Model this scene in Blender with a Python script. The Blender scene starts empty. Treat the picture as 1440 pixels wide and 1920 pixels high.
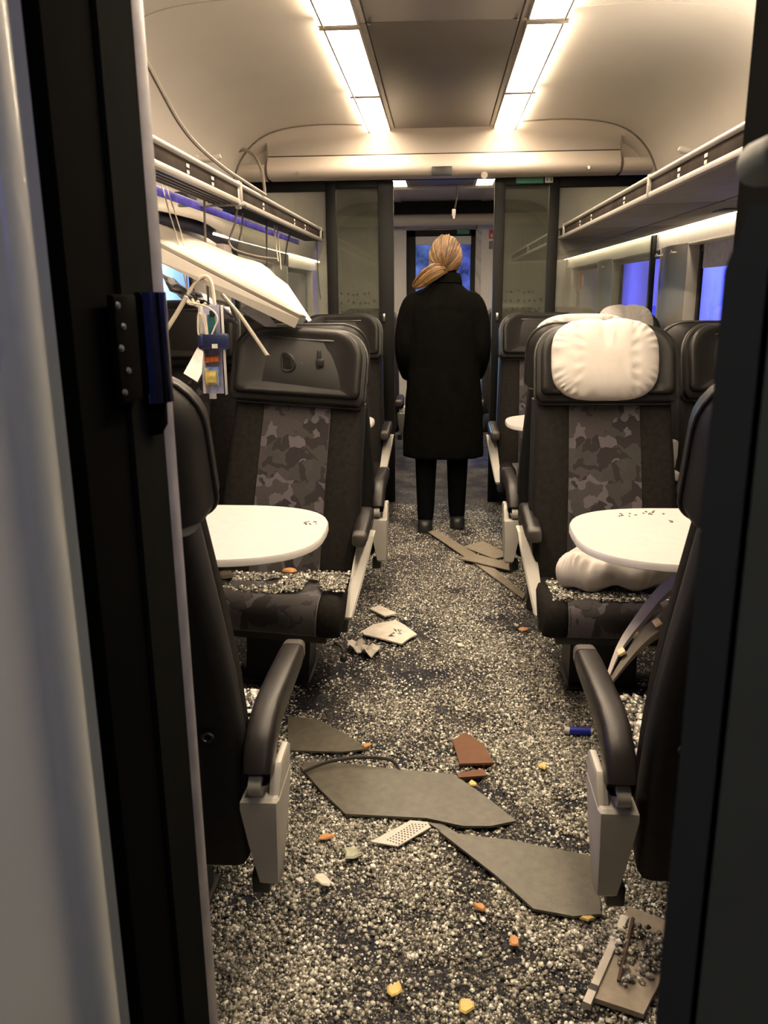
import bpy, bmesh, math, random
import numpy as np
from mathutils import Vector, Matrix
random.seed(7); rng = np.random.default_rng(11)
S = bpy.context.scene
COL = S.collection
pi = math.pi
# ------------------------------------------------------------------ camera
FPX, CH = 1553.0, 1.4
_d = np.array([(826-720)/FPX, (552-960)/FPX, 1.0]); _d /= np.linalg.norm(_d)
_r = math.radians(0.45)
_u = np.array([math.sin(_r), -math.cos(_r), 0.0]); _u = _u - _d*np.dot(_u, _d); _u /= np.linalg.norm(_u)
RW = np.stack([np.cross(_d, _u), _d, _u], 0)          # world <- camera(right, down, forward)
cam = bpy.data.cameras.new('camera'); camo = bpy.data.objects.new('camera', cam); COL.objects.link(camo)
cam.sensor_fit = 'VERTICAL'; cam.sensor_height = 36.0; cam.lens = FPX/1920*36; cam.clip_start = .02
M = Matrix(((RW[0][0], -RW[0][1], -RW[0][2], 0), (RW[1][0], -RW[1][1], -RW[1][2], 0), (RW[2][0], -RW[2][1], -RW[2][2], CH), (0, 0, 0, 1)))
camo.matrix_world = M
cam.dof.use_dof = True; cam.dof.focus_distance = 3.2; cam.dof.aperture_fstop = 11.0
S.camera = camo

def un(u, v, **k):                                     # photograph point -> place, given one known world coordinate
    w = RW @ np.array([(u-720)/FPX, (v-960)/FPX, 1.0]); o = np.array([0, 0, CH])
    (ax, val), = k.items(); i = 'xyz'.index(ax); t = (val-o[i])/w[i]
    return Vector((o+t*w).tolist())
def fl(u, v, z=0.0): return un(u, v, z=z)

# ------------------------------------------------------------------ world, exposure, outdoor lights
W = bpy.data.worlds.new('night'); S.world = W; W.use_nodes = True
W.node_tree.nodes['Background'].inputs[0].default_value = (.012, .014, .05, 1)
W.node_tree.nodes['Background'].inputs[1].default_value = 1.0
S.view_settings.view_transform = 'Standard'; S.view_settings.look = 'None'
S.view_settings.gamma = 1.0; S.view_settings.use_curve_mapping = False
S.view_settings.exposure = 0.42
S.cycles.max_bounces = 8; S.cycles.diffuse_bounces = 4; S.cycles.glossy_bounces = 3
S.cycles.transparent_max_bounces = 10; S.cycles.sample_clamp_indirect = 4.0
BLUE = (.06, .07, 1.0)
def lamp(name, kind, loc, energy, color, size=.1, target=None, spot=80):
    l = bpy.data.lights.new(name, kind); l.energy = energy; l.color = color
    if kind == 'AREA': l.shape = 'SQUARE'; l.size = size
    else: l.shadow_soft_size = size
    if kind == 'SPOT': l.spot_size = math.radians(spot); l.spot_blend = .6
    o = bpy.data.objects.new(name, l); COL.objects.link(o); o.location = loc
    if target is not None:
        o.rotation_euler = (Vector(target)-Vector(loc)).to_track_quat('-Z', 'Y').to_euler()
    return o
lamp('emergency_beacon_light', 'POINT', (2.1, 10.2, 1.9), 420, (.10, .11, 1.0), .1)
lamp('emergency_beacon_light', 'POINT', (2.1, 14.5, 1.6), 420, (.10, .11, 1.0), .1)
lamp('emergency_beacon_light', 'SPOT', (-2.3, 2.3, 1.5), 24, (.14, .16, 1.0), .15, (-.3, 1.5, 1.1), 70)
lamp('emergency_beacon_light', 'POINT', (-2.6, 9.9, 1.7), 420, (.38, .70, 1.0), .15)
lamp('emergency_beacon_light', 'SPOT', (2.2, -.55, 1.75), 11, (.12, .12, 1.0), .28, (-.33, .6, 1.5), 36)

# ------------------------------------------------------------------ materials
MATS = {}
def nt(name):
    m = bpy.data.materials.new(name); m.use_nodes = True; n = m.node_tree
    return m, n, n.nodes['Principled BSDF']
def mat(name, col, rough=.5, metal=0.0, var=.15, scale=30.0, bump=0.0, bscale=None, emit=None, es=0.0, spec=.5, coat=0.0, stretch=(1, 1, 1), alpha=None):
    if name in MATS: return MATS[name]
    m, n, b = nt(name)
    tc = n.nodes.new('ShaderNodeTexCoord'); mp = n.nodes.new('ShaderNodeMapping'); mp.inputs['Scale'].default_value = stretch
    n.links.new(tc.outputs['Object'], mp.inputs[0])
    no = n.nodes.new('ShaderNodeTexNoise'); no.inputs['Scale'].default_value = scale; no.inputs['Detail'].default_value = 4
    n.links.new(mp.outputs[0], no.inputs['Vector'])
    cr = n.nodes.new('ShaderNodeValToRGB'); e = cr.color_ramp.elements
    e[0].position = .3; e[1].position = .7
    e[0].color = (*[max(0, c*(1-var)) for c in col], 1); e[1].color = (*[min(1, c*(1+var)) for c in col], 1)
    n.links.new(no.outputs['Fac'], cr.inputs[0]); n.links.new(cr.outputs[0], b.inputs['Base Color'])
    b.inputs['Roughness'].default_value = rough; b.inputs['Metallic'].default_value = metal
    b.inputs['Specular IOR Level'].default_value = spec; b.inputs['Coat Weight'].default_value = coat
    if bump:
        n2 = n.nodes.new('ShaderNodeTexNoise'); n2.inputs['Scale'].default_value = bscale or scale*3; n2.inputs['Detail'].default_value = 3
        n.links.new(mp.outputs[0], n2.inputs['Vector'])
        bp = n.nodes.new('ShaderNodeBump'); bp.inputs['Strength'].default_value = bump; bp.inputs['Distance'].default_value = .004
        n.links.new(n2.outputs['Fac'], bp.inputs['Height']); n.links.new(bp.outputs[0], b.inputs['Normal'])
    if emit: b.inputs['Emission Color'].default_value = (*emit, 1); b.inputs['Emission Strength'].default_value = es
    MATS[name] = m; return m
def pane_mat(name, tint=(.9, .92, .9), refl=1.0, haze=0.0, hazecol=(.3, .3, .27)):
    if name in MATS: return MATS[name]
    m = bpy.data.materials.new(name); m.use_nodes = True; n = m.node_tree; n.nodes.clear()
    out = n.nodes.new('ShaderNodeOutputMaterial'); tr = n.nodes.new('ShaderNodeBsdfTransparent'); tr.inputs[0].default_value = (*tint, 1)
    gl = n.nodes.new('ShaderNodeBsdfGlossy'); gl.inputs['Roughness'].default_value = .03; gl.inputs[0].default_value = (refl, refl, refl, 1)
    lw = n.nodes.new('ShaderNodeLayerWeight'); lw.inputs[0].default_value = .5
    pw = n.nodes.new('ShaderNodeMath'); pw.operation = 'POWER'; pw.inputs[1].default_value = 4.5; n.links.new(lw.outputs['Facing'], pw.inputs[0])
    fr = n.nodes.new('ShaderNodeMapRange'); fr.inputs[3].default_value = .03; fr.inputs[4].default_value = .75; n.links.new(pw.outputs[0], fr.inputs[0])
    mx = n.nodes.new('ShaderNodeMixShader'); n.links.new(fr.outputs[0], mx.inputs[0]); n.links.new(tr.outputs[0], mx.inputs[1]); n.links.new(gl.outputs[0], mx.inputs[2])
    last = mx
    if haze:
        df = n.nodes.new('ShaderNodeBsdfDiffuse'); df.inputs[0].default_value = (*hazecol, 1)
        no = n.nodes.new('ShaderNodeTexNoise'); no.inputs['Scale'].default_value = 4; no.inputs['Detail'].default_value = 6
        tc = n.nodes.new('ShaderNodeTexCoord'); n.links.new(tc.outputs['Object'], no.inputs['Vector'])
        mr = n.nodes.new('ShaderNodeMapRange'); mr.inputs[1].default_value = .3; mr.inputs[2].default_value = .75; mr.inputs[3].default_value = haze*.4; mr.inputs[4].default_value = haze
        n.links.new(no.outputs['Fac'], mr.inputs[0])
        m2 = n.nodes.new('ShaderNodeMixShader'); n.links.new(mr.outputs[0], m2.inputs[0]); n.links.new(mx.outputs[0], m2.inputs[1]); n.links.new(df.outputs[0], m2.inputs[2]); last = m2
    n.links.new(last.outputs[0], out.inputs[0]); MATS[name] = m; return m
def emit_mat(name, col, strength):
    m = bpy.data.materials.new(name); m.use_nodes = True; n = m.node_tree; n.nodes.clear()
    out = n.nodes.new('ShaderNodeOutputMaterial'); em = n.nodes.new('ShaderNodeEmission')
    em.inputs[0].default_value = (*col, 1); em.inputs[1].default_value = strength
    n.links.new(em.outputs[0], out.inputs[0]); return m

def pattern_fabric():
    m, n, b = nt('patterned_fabric')
    tc = n.nodes.new('ShaderNodeTexCoord')
    nz = n.nodes.new('ShaderNodeTexNoise'); nz.inputs['Scale'].default_value = 13; nz.inputs['Detail'].default_value = 2
    n.links.new(tc.outputs['Object'], nz.inputs['Vector'])
    mxv = n.nodes.new('ShaderNodeMix'); mxv.data_type = 'VECTOR'; mxv.inputs[0].default_value = .13
    n.links.new(tc.outputs['Object'], mxv.inputs[4]); n.links.new(nz.outputs['Color'], mxv.inputs[5])
    vo = n.nodes.new('ShaderNodeTexVoronoi'); vo.inputs['Scale'].default_value = 25
    n.links.new(mxv.outputs[1], vo.inputs['Vector'])
    cr = n.nodes.new('ShaderNodeValToRGB'); cr.color_ramp.interpolation = 'CONSTANT'; el = cr.color_ramp.elements
    el[0].position = 0; el[0].color = (.026, .022, .024, 1); el[1].position = .34; el[1].color = (.052, .046, .049, 1)
    for p, c in ((.60, (.046, .043, .042, 1)), (.80, (.098, .088, .100, 1))):
        q = el.new(p); q.color = c
    sep = n.nodes.new('ShaderNodeSeparateColor'); n.links.new(vo.outputs['Color'], sep.inputs[0]); n.links.new(sep.outputs[0], cr.inputs[0])
    wv = n.nodes.new('ShaderNodeTexNoise'); wv.inputs['Scale'].default_value = 420; n.links.new(tc.outputs['Object'], wv.inputs['Vector'])
    mul = n.nodes.new('ShaderNodeMix'); mul.data_type = 'RGBA'; mul.blend_type = 'OVERLAY'; mul.inputs[0].default_value = .6
    n.links.new(cr.outputs[0], mul.inputs[6]); n.links.new(wv.outputs['Color'], mul.inputs[7])
    n.links.new(mul.outputs[2], b.inputs['Base Color']); b.inputs['Roughness'].default_value = .9; b.inputs['Specular IOR Level'].default_value = .15
    b.inputs['Sheen Weight'].default_value = .25
    MATS['pattern'] = m; return m
PATTERN = pattern_fabric()
LEATHER = mat('black_leather', (.011, .010, .0095), .46, var=.2, scale=18, bump=.06, bscale=220, spec=.24)
CLOTH = mat('black_cloth', (.016, .0145, .0135), .95, var=.25, scale=60, bump=.3, bscale=500, spec=.08)
SHELL = mat('dark_shell_plastic', (.011, .011, .013), .55, var=.2, scale=40, bump=.12, bscale=300, spec=.3)
ARMLEA = mat('armrest_leather', (.016, .0135, .0135), .38, var=.2, scale=25, bump=.08, bscale=200, spec=.34)
ARMCAP = mat('armrest_cap_plastic', (.06, .053, .05), .5, var=.1)
GREYP = mat('grey_plastic', (.47, .45, .41), .45, var=.05, scale=12)
BLACK = mat('black_plastic', (.012, .012, .013), .45, var=.2)
METAL = mat('steel', (.55, .53, .5), .3, 1.0, var=.1)
TABLE = mat('table_laminate', (.58, .54, .50), .35, var=.03, scale=8)
TEDGE = mat('table_edge_band', (.60, .575, .56), .3, var=.04)
WHITEF = mat('white_pillow_cloth', (.60, .56, .53), .85, var=.05, scale=10, bump=.25, bscale=35, spec=.2)
CEIL = mat('ceiling_plastic', (.60, .55, .49), .38, var=.03, scale=3)
BULK = mat('bulkhead_plastic', (.52, .46, .40), .36, var=.03, scale=3)
DPANEL = mat('dark_ceiling_panel', (.115, .10, .088), .42, .3, var=.08, scale=4)
FRAMEM = mat('light_frame_metal', (.35, .31, .26), .4, .6, var=.08)
DARKF = mat('dark_frame_paint', (.009, .009, .009), .55, var=.1, scale=10, spec=.2)
WALLM = mat('wall_panel_grey', (.30, .285, .26), .5, var=.05, scale=5)
WREV = mat('window_reveal', (.55, .52, .48), .45, var=.05)
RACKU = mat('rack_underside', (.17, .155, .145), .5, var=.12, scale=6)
RACKR = mat('rack_rail', (.36, .335, .31), .35, .2, var=.05)
RACKF = mat('rack_fascia', (.032, .025, .022), .8, var=.5, scale=5, spec=.04)
GASKET = mat('grey_gasket', (.22, .19, .16), .6)
CREAM = mat('cream_panel', (.52, .48, .43), .4, var=.03)
DIRTYW = mat('dirty_white', (.62, .57, .50), .5, var=.15, scale=20)
def carpet_mat():
    m, n, b = nt('carpet'); tc = n.nodes.new('ShaderNodeTexCoord')
    v = n.nodes.new('ShaderNodeTexVoronoi'); v.inputs['Scale'].default_value = 330; n.links.new(tc.outputs['Object'], v.inputs['Vector'])
    sp = n.nodes.new('ShaderNodeSeparateColor'); n.links.new(v.outputs['Color'], sp.inputs[0])
    cr = n.nodes.new('ShaderNodeValToRGB'); cr.color_ramp.interpolation = 'CONSTANT'; e = cr.color_ramp.elements
    e[0].color = (.016, .017, .026, 1); e[1].position = .45; e[1].color = (.035, .033, .034, 1)
    for p, c in ((.74, (.10, .09, .075, 1)), (.92, (.26, .24, .195, 1))): q = e.new(p); q.color = c
    n.links.new(sp.outputs[0], cr.inputs[0])
    no = n.nodes.new('ShaderNodeTexNoise'); no.inputs['Scale'].default_value = 5; no.inputs['Detail'].default_value = 5; n.links.new(tc.outputs['Object'], no.inputs['Vector'])
    mr = n.nodes.new('ShaderNodeMapRange'); mr.inputs[1].default_value = .38; mr.inputs[2].default_value = .58; n.links.new(no.outputs['Fac'], mr.inputs[0])
    mx = n.nodes.new('ShaderNodeMix'); mx.data_type = 'RGBA'; mx.inputs[6].default_value = (.018, .019, .028, 1)
    n.links.new(mr.outputs[0], mx.inputs[0]); n.links.new(cr.outputs[0], mx.inputs[7]); n.links.new(mx.outputs[2], b.inputs['Base Color'])
    b.inputs['Roughness'].default_value = .9; b.inputs['Specular IOR Level'].default_value = .15; return m
CARPET = carpet_mat()
LAMIN = mat('grey_brown_laminate', (.090, .081, .060), .42, var=.22, scale=40, bump=.1, bscale=120)
BROWN = mat('brown_board', (.125, .045, .013), .65, var=.12, scale=30)
TAN = mat('tan_board', (.225, .19, .145), .55, var=.12, scale=25)
CLIPT = mat('wood_clip', (.75, .60, .38), .6, var=.1)
CABLEW = mat('white_cable', (.68, .60, .48), .5, var=.1)
CABLED = mat('dark_cable', (.05, .045, .04), .5)
BLUEF = mat('painted_blue_reflection', (.07, .06, .46), .25, var=.4, scale=12)  # blue light from outside is put into this base colour
FOIL = mat('crinkled_foil', (.62, .60, .64), .25, .25, var=.1, bump=.6, bscale=40)
RED = mat('red_plastic', (.55, .03, .025), .4)
GREEN = mat('green_sign', (.05, .20, .12), .5)
WSIGN = mat('white_sign', (.7, .68, .62), .5)
NAVY = mat('navy_plastic', (.012, .018, .065), .4)
TEAL = mat('circuit_board', (.02, .12, .14), .5, var=.5, scale=90)
COPPER = mat('copper_winding', (.55, .14, .04), .35, .6, var=.4, scale=120)
BRASS = mat('yellow_coil', (.62, .50, .16), .35, .5, var=.2, scale=60)
BLUEP = mat('blue_component', (.10, .20, .55), .4, var=.5, scale=70)
ALU = mat('alu_channel', (.60, .58, .60), .35, .3)
COATM = mat('black_coat_wool', (.0035, .0035, .003), 1.0, var=.3, scale=30, bump=.3, bscale=200, spec=.03)
TROUS = mat('black_trousers', (.0035, .0035, .004), .95, spec=.04)
SKIN = mat('skin', (.60, .40, .31), .5)
HAIR = mat('blonde_hair', (.17, .090, .034), .42, var=.7, scale=70, bump=.8, bscale=90, stretch=(1.6, 1.6, .2))
PONY = mat('blonde_ponytail', (.26, .14, .048), .42, var=.6, scale=70, bump=.9, bscale=90, stretch=(.25, 1.3, 1.6))
VWALL = mat('vestibule_panel', (.50, .51, .48), .32, var=.02, scale=3, coat=.3)
JAMB = mat('jamb_black', (.0025, .0025, .0025), .9, var=.1, spec=.02)
JAMB2 = mat('jamb_grey', (.0085, .009, .008), .9, var=.1, spec=.02)
RIM = mat('rim_aluminium', (.40, .39, .42), .35, .5)
POSTM = mat('foreground_post_paint', (.030, .033, .035), .6, var=.1, scale=6)
POSTG = mat('foreground_post_paint_green', (.075, .08, .072), .6, var=.1, scale=6)
GREYC = mat('grey_cap', (.16, .165, .16), .6)
BARRIER = mat('outside_barrier', (.40, .40, .42), .8, var=.25, scale=1.2)
BALLAST = mat('track_ballast', (.12, .11, .10), .9, var=.5, scale=30)
YEL = mat('yellow_chip', (.72, .50, .16), .6)
ORG = mat('orange_chip', (.50, .23, .08), .6)
INK = mat('black_ink', (.03, .03, .03), .6)
PANE = pane_mat('window_glass', (.82, .84, .9), 1.0)
DOORG = pane_mat('door_glass', (.50, .52, .46), 1.0, .17, (.36, .36, .30))
SIDEG = pane_mat('partition_glass', (.78, .80, .74), .8, .28, (.50, .48, .41))
LAMP = emit_mat('lamp_diffuser_light', (1.0, .80, .565), 34.0)
LAMP2 = emit_mat('window_strip_light', (1.0, .82, .59), 15.0)
LAMPV = emit_mat('vestibule_lamp_light', (1.0, .92, .76), 22.0)

def granule_mat():
    m, n, b = nt('shattered_glass')
    g = n.nodes.new('ShaderNodeNewGeometry'); cr = n.nodes.new('ShaderNodeValToRGB'); el = cr.color_ramp.elements
    el[0].position = 0; el[0].color = (.035, .033, .032, 1); el[1].position = .5; el[1].color = (.20, .185, .15, 1)
    for p, c in ((.80, (.44, .41, .34, 1)), (.95, (.85, .82, .74, 1))): q = el.new(p); q.color = c
    n.links.new(g.outputs['Random Per Island'], cr.inputs[0]); n.links.new(cr.outputs[0], b.inputs['Base Color'])
    b.inputs['Roughness'].default_value = .10; b.inputs['Specular IOR Level'].default_value = .9
    return m
GRAN = granule_mat()

# ------------------------------------------------------------------ mesh helpers
class MB:
    def __init__(s): s.v = []; s.f = []
    def add(s, vs, fs):
        o = len(s.v); s.v += [tuple(v) for v in vs]; s.f += [tuple(i+o for i in f) for f in fs]; return s
    def box(s, c, size, b=.004, rot=None, seg=2):
        bm = bmesh.new(); bmesh.ops.create_cube(bm, size=1.0)
        for v in bm.verts: v.co = Vector((v.co.x*size[0], v.co.y*size[1], v.co.z*size[2]))
        b = min(b, min(size)*.45)
        if b > 0: bmesh.ops.bevel(bm, geom=list(bm.edges), offset=b, segments=seg, affect='EDGES', profile=.5)
        T = Matrix.Translation(Vector(c)) @ (rot.to_4x4() if rot is not None else Matrix.Identity(4))
        bm.verts.ensure_lookup_table(); bm.verts.index_update()
        s.add([T @ v.co for v in bm.verts], [[v.index for v in f.verts] for f in bm.faces]); bm.free(); return s
    def loft(s, rings, cap0=True, cap1=True, closed=True):
        n = len(rings[0]); vs = [p for r in rings for p in r]; fs = []
        for i in range(len(rings)-1):
            for j in range(n if closed else n-1):
                k = (j+1) % n
                fs.append((i*n+j, i*n+k, (i+1)*n+k, (i+1)*n+j))
        if cap0: fs.append(tuple(range(n))[::-1])
        if cap1: fs.append(tuple(range((len(rings)-1)*n, len(rings)*n)))
        return s.add(vs, fs)
    def tube(s, pts, r, n=8, flat=None):
        pts = [Vector(p) for p in pts]; rings = []; up = Vector((.13, .21, .97)); m = len(pts)
        for i, p in enumerate(pts):
            t = (pts[min(i+1, m-1)]-pts[max(i-1, 0)]).normalized()
            a = t.cross(up)
            if a.length < 1e-3: a = t.cross(Vector((1, 0, 0)))
            a.normalize(); b2 = a.cross(t); up = b2
            rr = r[i] if isinstance(r, (list, tuple)) else r
            fx, fz = flat or (1, 1)
            rings.append([p+a*math.cos(2*pi*k/n)*rr*fx+b2*math.sin(2*pi*k/n)*rr*fz for k in range(n)])
        return s.loft(rings)
    def plate(s, poly, t, nrm=None):
        poly = [Vector(p) for p in poly]
        if nrm is None:
            nrm = Vector((0, 0, 0))
            for i in range(len(poly)): nrm += poly[i].cross(poly[(i+1) % len(poly)])
            nrm.normalize()
            if nrm.z < 0: nrm = -nrm
        n = len(poly)
        return s.loft([[p-nrm*t for p in poly], [p for p in poly]])
    def prism(s, poly2, z0, z1):                       # polygon in x,y extruded along z
        return s.loft([[(x, y, z0) for x, y in poly2], [(x, y, z1) for x, y in poly2]])
    def ringloft(s, outline, rings, fn):               # outline (a,b), rings (scale, depth) -> fn(a,b,depth)
        return s.loft([[fn(a*q, b*q, d) for a, b in outline] for q, d in rings])
    def grid(s, P):                                    # 2D array of points
        h, w = len(P), len(P[0])
        return s.add([p for row in P for p in row], [(i*w+j, i*w+j+1, (i+1)*w+j+1, (i+1)*w+j) for i in range(h-1) for j in range(w-1)])
    def mesh(s, name, ang=38, recalc=True):
        me = bpy.data.meshes.new(name); me.from_pydata(s.v, [], s.f)
        if recalc:
            bm = bmesh.new(); bm.from_mesh(me); bmesh.ops.recalc_face_normals(bm, faces=list(bm.faces)); bm.to_mesh(me); bm.free()
        me.polygons.foreach_set('use_smooth', [True]*len(me.polygons))
        me.set_sharp_from_angle(angle=math.radians(ang)); return me
    def build(s, name, m, parent=None, ang=38, recalc=True):
        me = s.mesh(name, ang, recalc); me.materials.append(m); return link(name, me, parent)
def link(name, me, parent=None):
    o = bpy.data.objects.new(name, me); COL.objects.link(o)
    if parent is not None: o.parent = parent
    return o
def empty(name, loc=(0, 0, 0), rz=0.0):
    o = bpy.data.objects.new(name, None); COL.objects.link(o); o.location = loc; o.rotation_euler = (0, 0, rz); o.empty_display_size = .1; return o
def tag(o, label, cat, group=None):
    o['label'] = label; o['category'] = cat
    if group: o['group'] = group
    return o
def struct(o, label=None):
    o['kind'] = 'structure'
    if label: o['label'] = label
    return o
def rrect(hw, hh, r, n=6, r2=None):                    # rounded rectangle outline, r top radius, r2 bottom radius
    r2 = r if r2 is None else r2; pts = []
    for cx, cy, rr, a0 in ((hw-r, hh-r, r, 0), (-hw+r, hh-r, r, 90), (-hw+r2, -hh+r2, r2, 180), (hw-r2, -hh+r2, r2, 270)):
        for k in range(n+1):
            a = math.radians(a0+90*k/n); pts.append((cx+rr*math.cos(a), cy+rr*math.sin(a)))
    return pts
def interp(tab, x):
    for (a, va), (b, vb) in zip(tab, tab[1:]):
        if (a <= x <= b) or (b <= x <= a):
            t = (x-a)/(b-a) if b != a else 0; return va+(vb-va)*t
    return tab[0][1] if abs(x-tab[0][0]) < abs(x-tab[-1][0]) else tab[-1][1]
def smooth(pts, n=4):                                  # Catmull-Rom through points
    P = [Vector(p) for p in pts]; out = []
    for i in range(len(P)-1):
        a, b, c, d = P[max(i-1, 0)], P[i], P[i+1], P[min(i+2, len(P)-1)]
        for k in range(n):
            t = k/n; out.append(.5*((2*b)+(c-a)*t+(2*a-5*b+4*c-d)*t*t+(3*b-3*c+d-a)*t**3))
    out.append(P[-1]); return out

# ================================================================== SETTING
Y0, YP, YE = 1.0, 5.65, 9.6                             # doorway partition, glass partition, far end wall
WX = 1.38                                               # side wall
# ---- floor
b = MB(); b.box((0, 4.0, -.05), (2.9, 13.0, .1), 0); struct(b.build('floor', CARPET))
# ---- ceiling : cove profile swept along the coach, in three panel lengths per side with open joints
prof = smooth([(.425, 0, 2.356), (.70, 0, 2.365), (.93, 0, 2.345), (1.08, 0, 2.29), (1.19, 0, 2.18), (1.26, 0, 2.02), (1.325, 0, 1.87), (1.37, 0, 1.765)], 4)
ceil = empty('ceiling'); struct(ceil)
for sgn in (-1, 1):
    for ya, yb in ((1.02, 3.085 if sgn < 0 else 3.245), (3.095 if sgn < 0 else 3.255, 5.2), (5.66, 9.6)):
        b = MB(); b.loft([[(sgn*p.x, ya, p.z) for p in prof]+[(sgn*(p.x+.02), ya, p.z+.03) for p in reversed(prof)],
                          [(sgn*p.x, yb, p.z) for p in prof]+[(sgn*(p.x+.02), yb, p.z+.03) for p in reversed(prof)]])
        b.build('cove_panel', CEIL, ceil, 50)
for ya, yb in ((1.02, 3.285), (3.293, 5.32), (5.66, 7.9)):
    b = MB(); b.box((0, (ya+yb)/2, 2.348), (.545, yb-ya, .02), .006); b.build('centre_panel', DPANEL, ceil)
    for s in (-1, 1):
        b = MB(); b.box((s*.288, (ya+yb)/2, 2.351), (.026, yb-ya, .03), .004); b.build('panel_trim', FRAMEM, ceil)
b = MB(); b.box((0, 5.3, 2.43), (2.8, 8.7, .02), 0); b.build('roof_board', BLACK, ceil)
b = MB()
for s in (-1, 1):
    for y in (3.29, 5.3): b.box((s*.262, y, 2.336), (.012, .012, .006), .002)
o = b.build('panel_screw', METAL, ceil); o['kind'] = 'stuff'
# ---- ceiling lights : each length of diffuser is one lamp
names = {(-1, 0): 'left ceiling light strip, nearest length above the doorway', (1, 0): 'right ceiling light strip, nearest length above the doorway',
         (-1, 1): 'left ceiling light strip, middle length over the first tables', (1, 1): 'right ceiling light strip, middle length over the first tables',
         (-1, 2): 'left ceiling light strip, last length before the bulkhead', (1, 2): 'right ceiling light strip, last length before the bulkhead',
         (-1, 3): 'small left ceiling light seen beyond the glass partition', (1, 3): 'small right ceiling light seen beyond the glass partition'}
for s in (-1, 1):
    for k, (ya, yb) in enumerate(((1.05, 3.27), (3.31, 4.36), (4.38, 5.36), (5.7, 7.85))):
        t = tag(empty('ceiling_light', (s*.37, (ya+yb)/2, 2.335)), names[(s, k)], 'light', 'ceiling light strips')
        L = yb-ya
        b = MB(); b.box((s*-.008, 0, .004), (.118, L-.012, .012), .003); b.build('diffuser', LAMP, t)
        b = MB(); b.box((s*.055, 0, .0), (.008, L, .03), .002); b.build('outer_rim', FRAMEM, t)
        b = MB(); b.box((s*-.07, 0, .002), (.006, L, .022), .002); b.build('inner_rim', FRAMEM, t)
        b = MB(); b.tube([(s*.070, -L/2+.02, -.004), (s*.070, L/2-.02, -.004)], .006, 8); b.build('side_tube', LAMP, t)
        for q in (-1, 1):
            b = MB(); b.box((0, q*(L/2-.004), .0), (.15, .010, .02), .002); b.build('end_bar', FRAMEM, t)

# ---- side walls with window openings
WINS = [(1.25, 2.85), (3.42, 4.93), (5.52, 7.02), (7.66, 9.16)]
ZB, ZT = .80, 1.665
for s, nm in ((-1, 'wall_left'), (1, 'wall_right')):
    w = empty(nm); struct(w)
    b = MB(); b.box((s*(WX+.03), 5.3, ZB/2), (.06, 8.7, ZB), .0); b.build('lower_panel', WALLM, w)
    b = MB(); b.box((s*(WX+.03), 5.3, (ZT+1.78)/2), (.06, 8.7, 1.78-ZT), .0); b.build('head_panel', WREV, w)
    ys = [1.0]+[y for ww in WINS for y in ww]+[9.6]
    for i in range(0, len(ys), 2):
        ya, yb = ys[i], ys[i+1]; c = (ya+yb)/2; hw = (yb-ya)/2
        b = MB()
        out = [(s*(WX+.06), ya), (s*WX, ya), (s*(WX-.012), ya+.03), (s*(WX-.02), ya+hw*.5), (s*(WX-.034), c-.05), (s*(WX-.034), c+.05), (s*(WX-.02), yb-hw*.5), (s*(WX-.012), yb-.03), (s*WX, yb), (s*(WX+.06), yb)]
        b.prism(out, ZB, ZT); b.build('pillar_cover', WALLM, w)
    # windows
    for i, (ya, yb) in enumerate(WINS):
        wn = empty('window_%d' % (i+1+(0 if s < 0 else 4))); struct(wn)
        c, L = (ya+yb)/2, yb-ya
        for nm2, cc, ss in (('sill', (s*(WX+.035), c, ZB+.008), (.09, L, .016)), ('reveal_top', (s*(WX+.035), c, ZT-.006), (.09, L, .012)),
                            ('reveal_side', (s*(WX+.035), ya+.007, (ZB+ZT)/2), (.09, .014, ZT-ZB)), ('reveal_side', (s*(WX+.035), yb-.007, (ZB+ZT)/2), (.09, .014, ZT-ZB))):
            b = MB(); b.box(cc, ss, .003); b.build(nm2, WREV, wn)
        for yy in (ya+.03, yb-.03):
            b = MB(); b.box((s*(WX+.062), yy, (ZB+ZT)/2), (.02, .036, ZT-ZB), .004); b.build('seal', BLACK, wn)
        for zz in (ZB+.03, ZT-.03):
            b = MB(); b.box((s*(WX+.062), c, zz), (.02, L, .036), .004); b.build('seal', BLACK, wn)
        if not (s < 0 and i in (0, 1)):                # the two nearest panes on the left are smashed out
            b = MB(); b.box((s*(WX+.065), c, (ZB+ZT)/2), (.006, L-.05, ZT-ZB-.05), 0); b.build('pane', PANE, wn)
        if s > 0 and i == 1:
            b = MB(); b.box((WX+.048, ya+.9, ZT-.075), (.004, 1.0, .13), .001); b.build('pale_top_strip', mat('pale_strip_cover', (.55, .55, .66), .7), wn)  # thin pale strip across the upper part of the pane
    # thin lamp above the windows, under the rack
    t = tag(empty('window_lamp', (s*(WX-.035), 5.3, 1.757)), 'thin strip lamp glowing along the %s window heads under the rack' % ('left' if s < 0 else 'right'), 'lamp')
    ya, yb = (5.05, 9.5) if s < 0 else (1.1, 9.5)
    b = MB(); b.box((0, (ya+yb)/2-5.3, 0), (.018, yb-ya, .010), .002); b.build('tube', LAMP2, t)
    b = MB(); b.box((0, (ya+yb)/2-5.3, .014), (.05, yb-ya, .014), .003); b.build('housing', WREV, t)

# ---- far bulkhead under the ceiling end
bk = empty('wall_bulkhead'); struct(bk)
def bulk_profile(dz=0.0): return [(5.2, 2.362), (5.23, 2.30), (5.27, 2.24), (5.31, 2.185)]
xs = [(-1.02+i*2.04/24) for i in range(25)]
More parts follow.
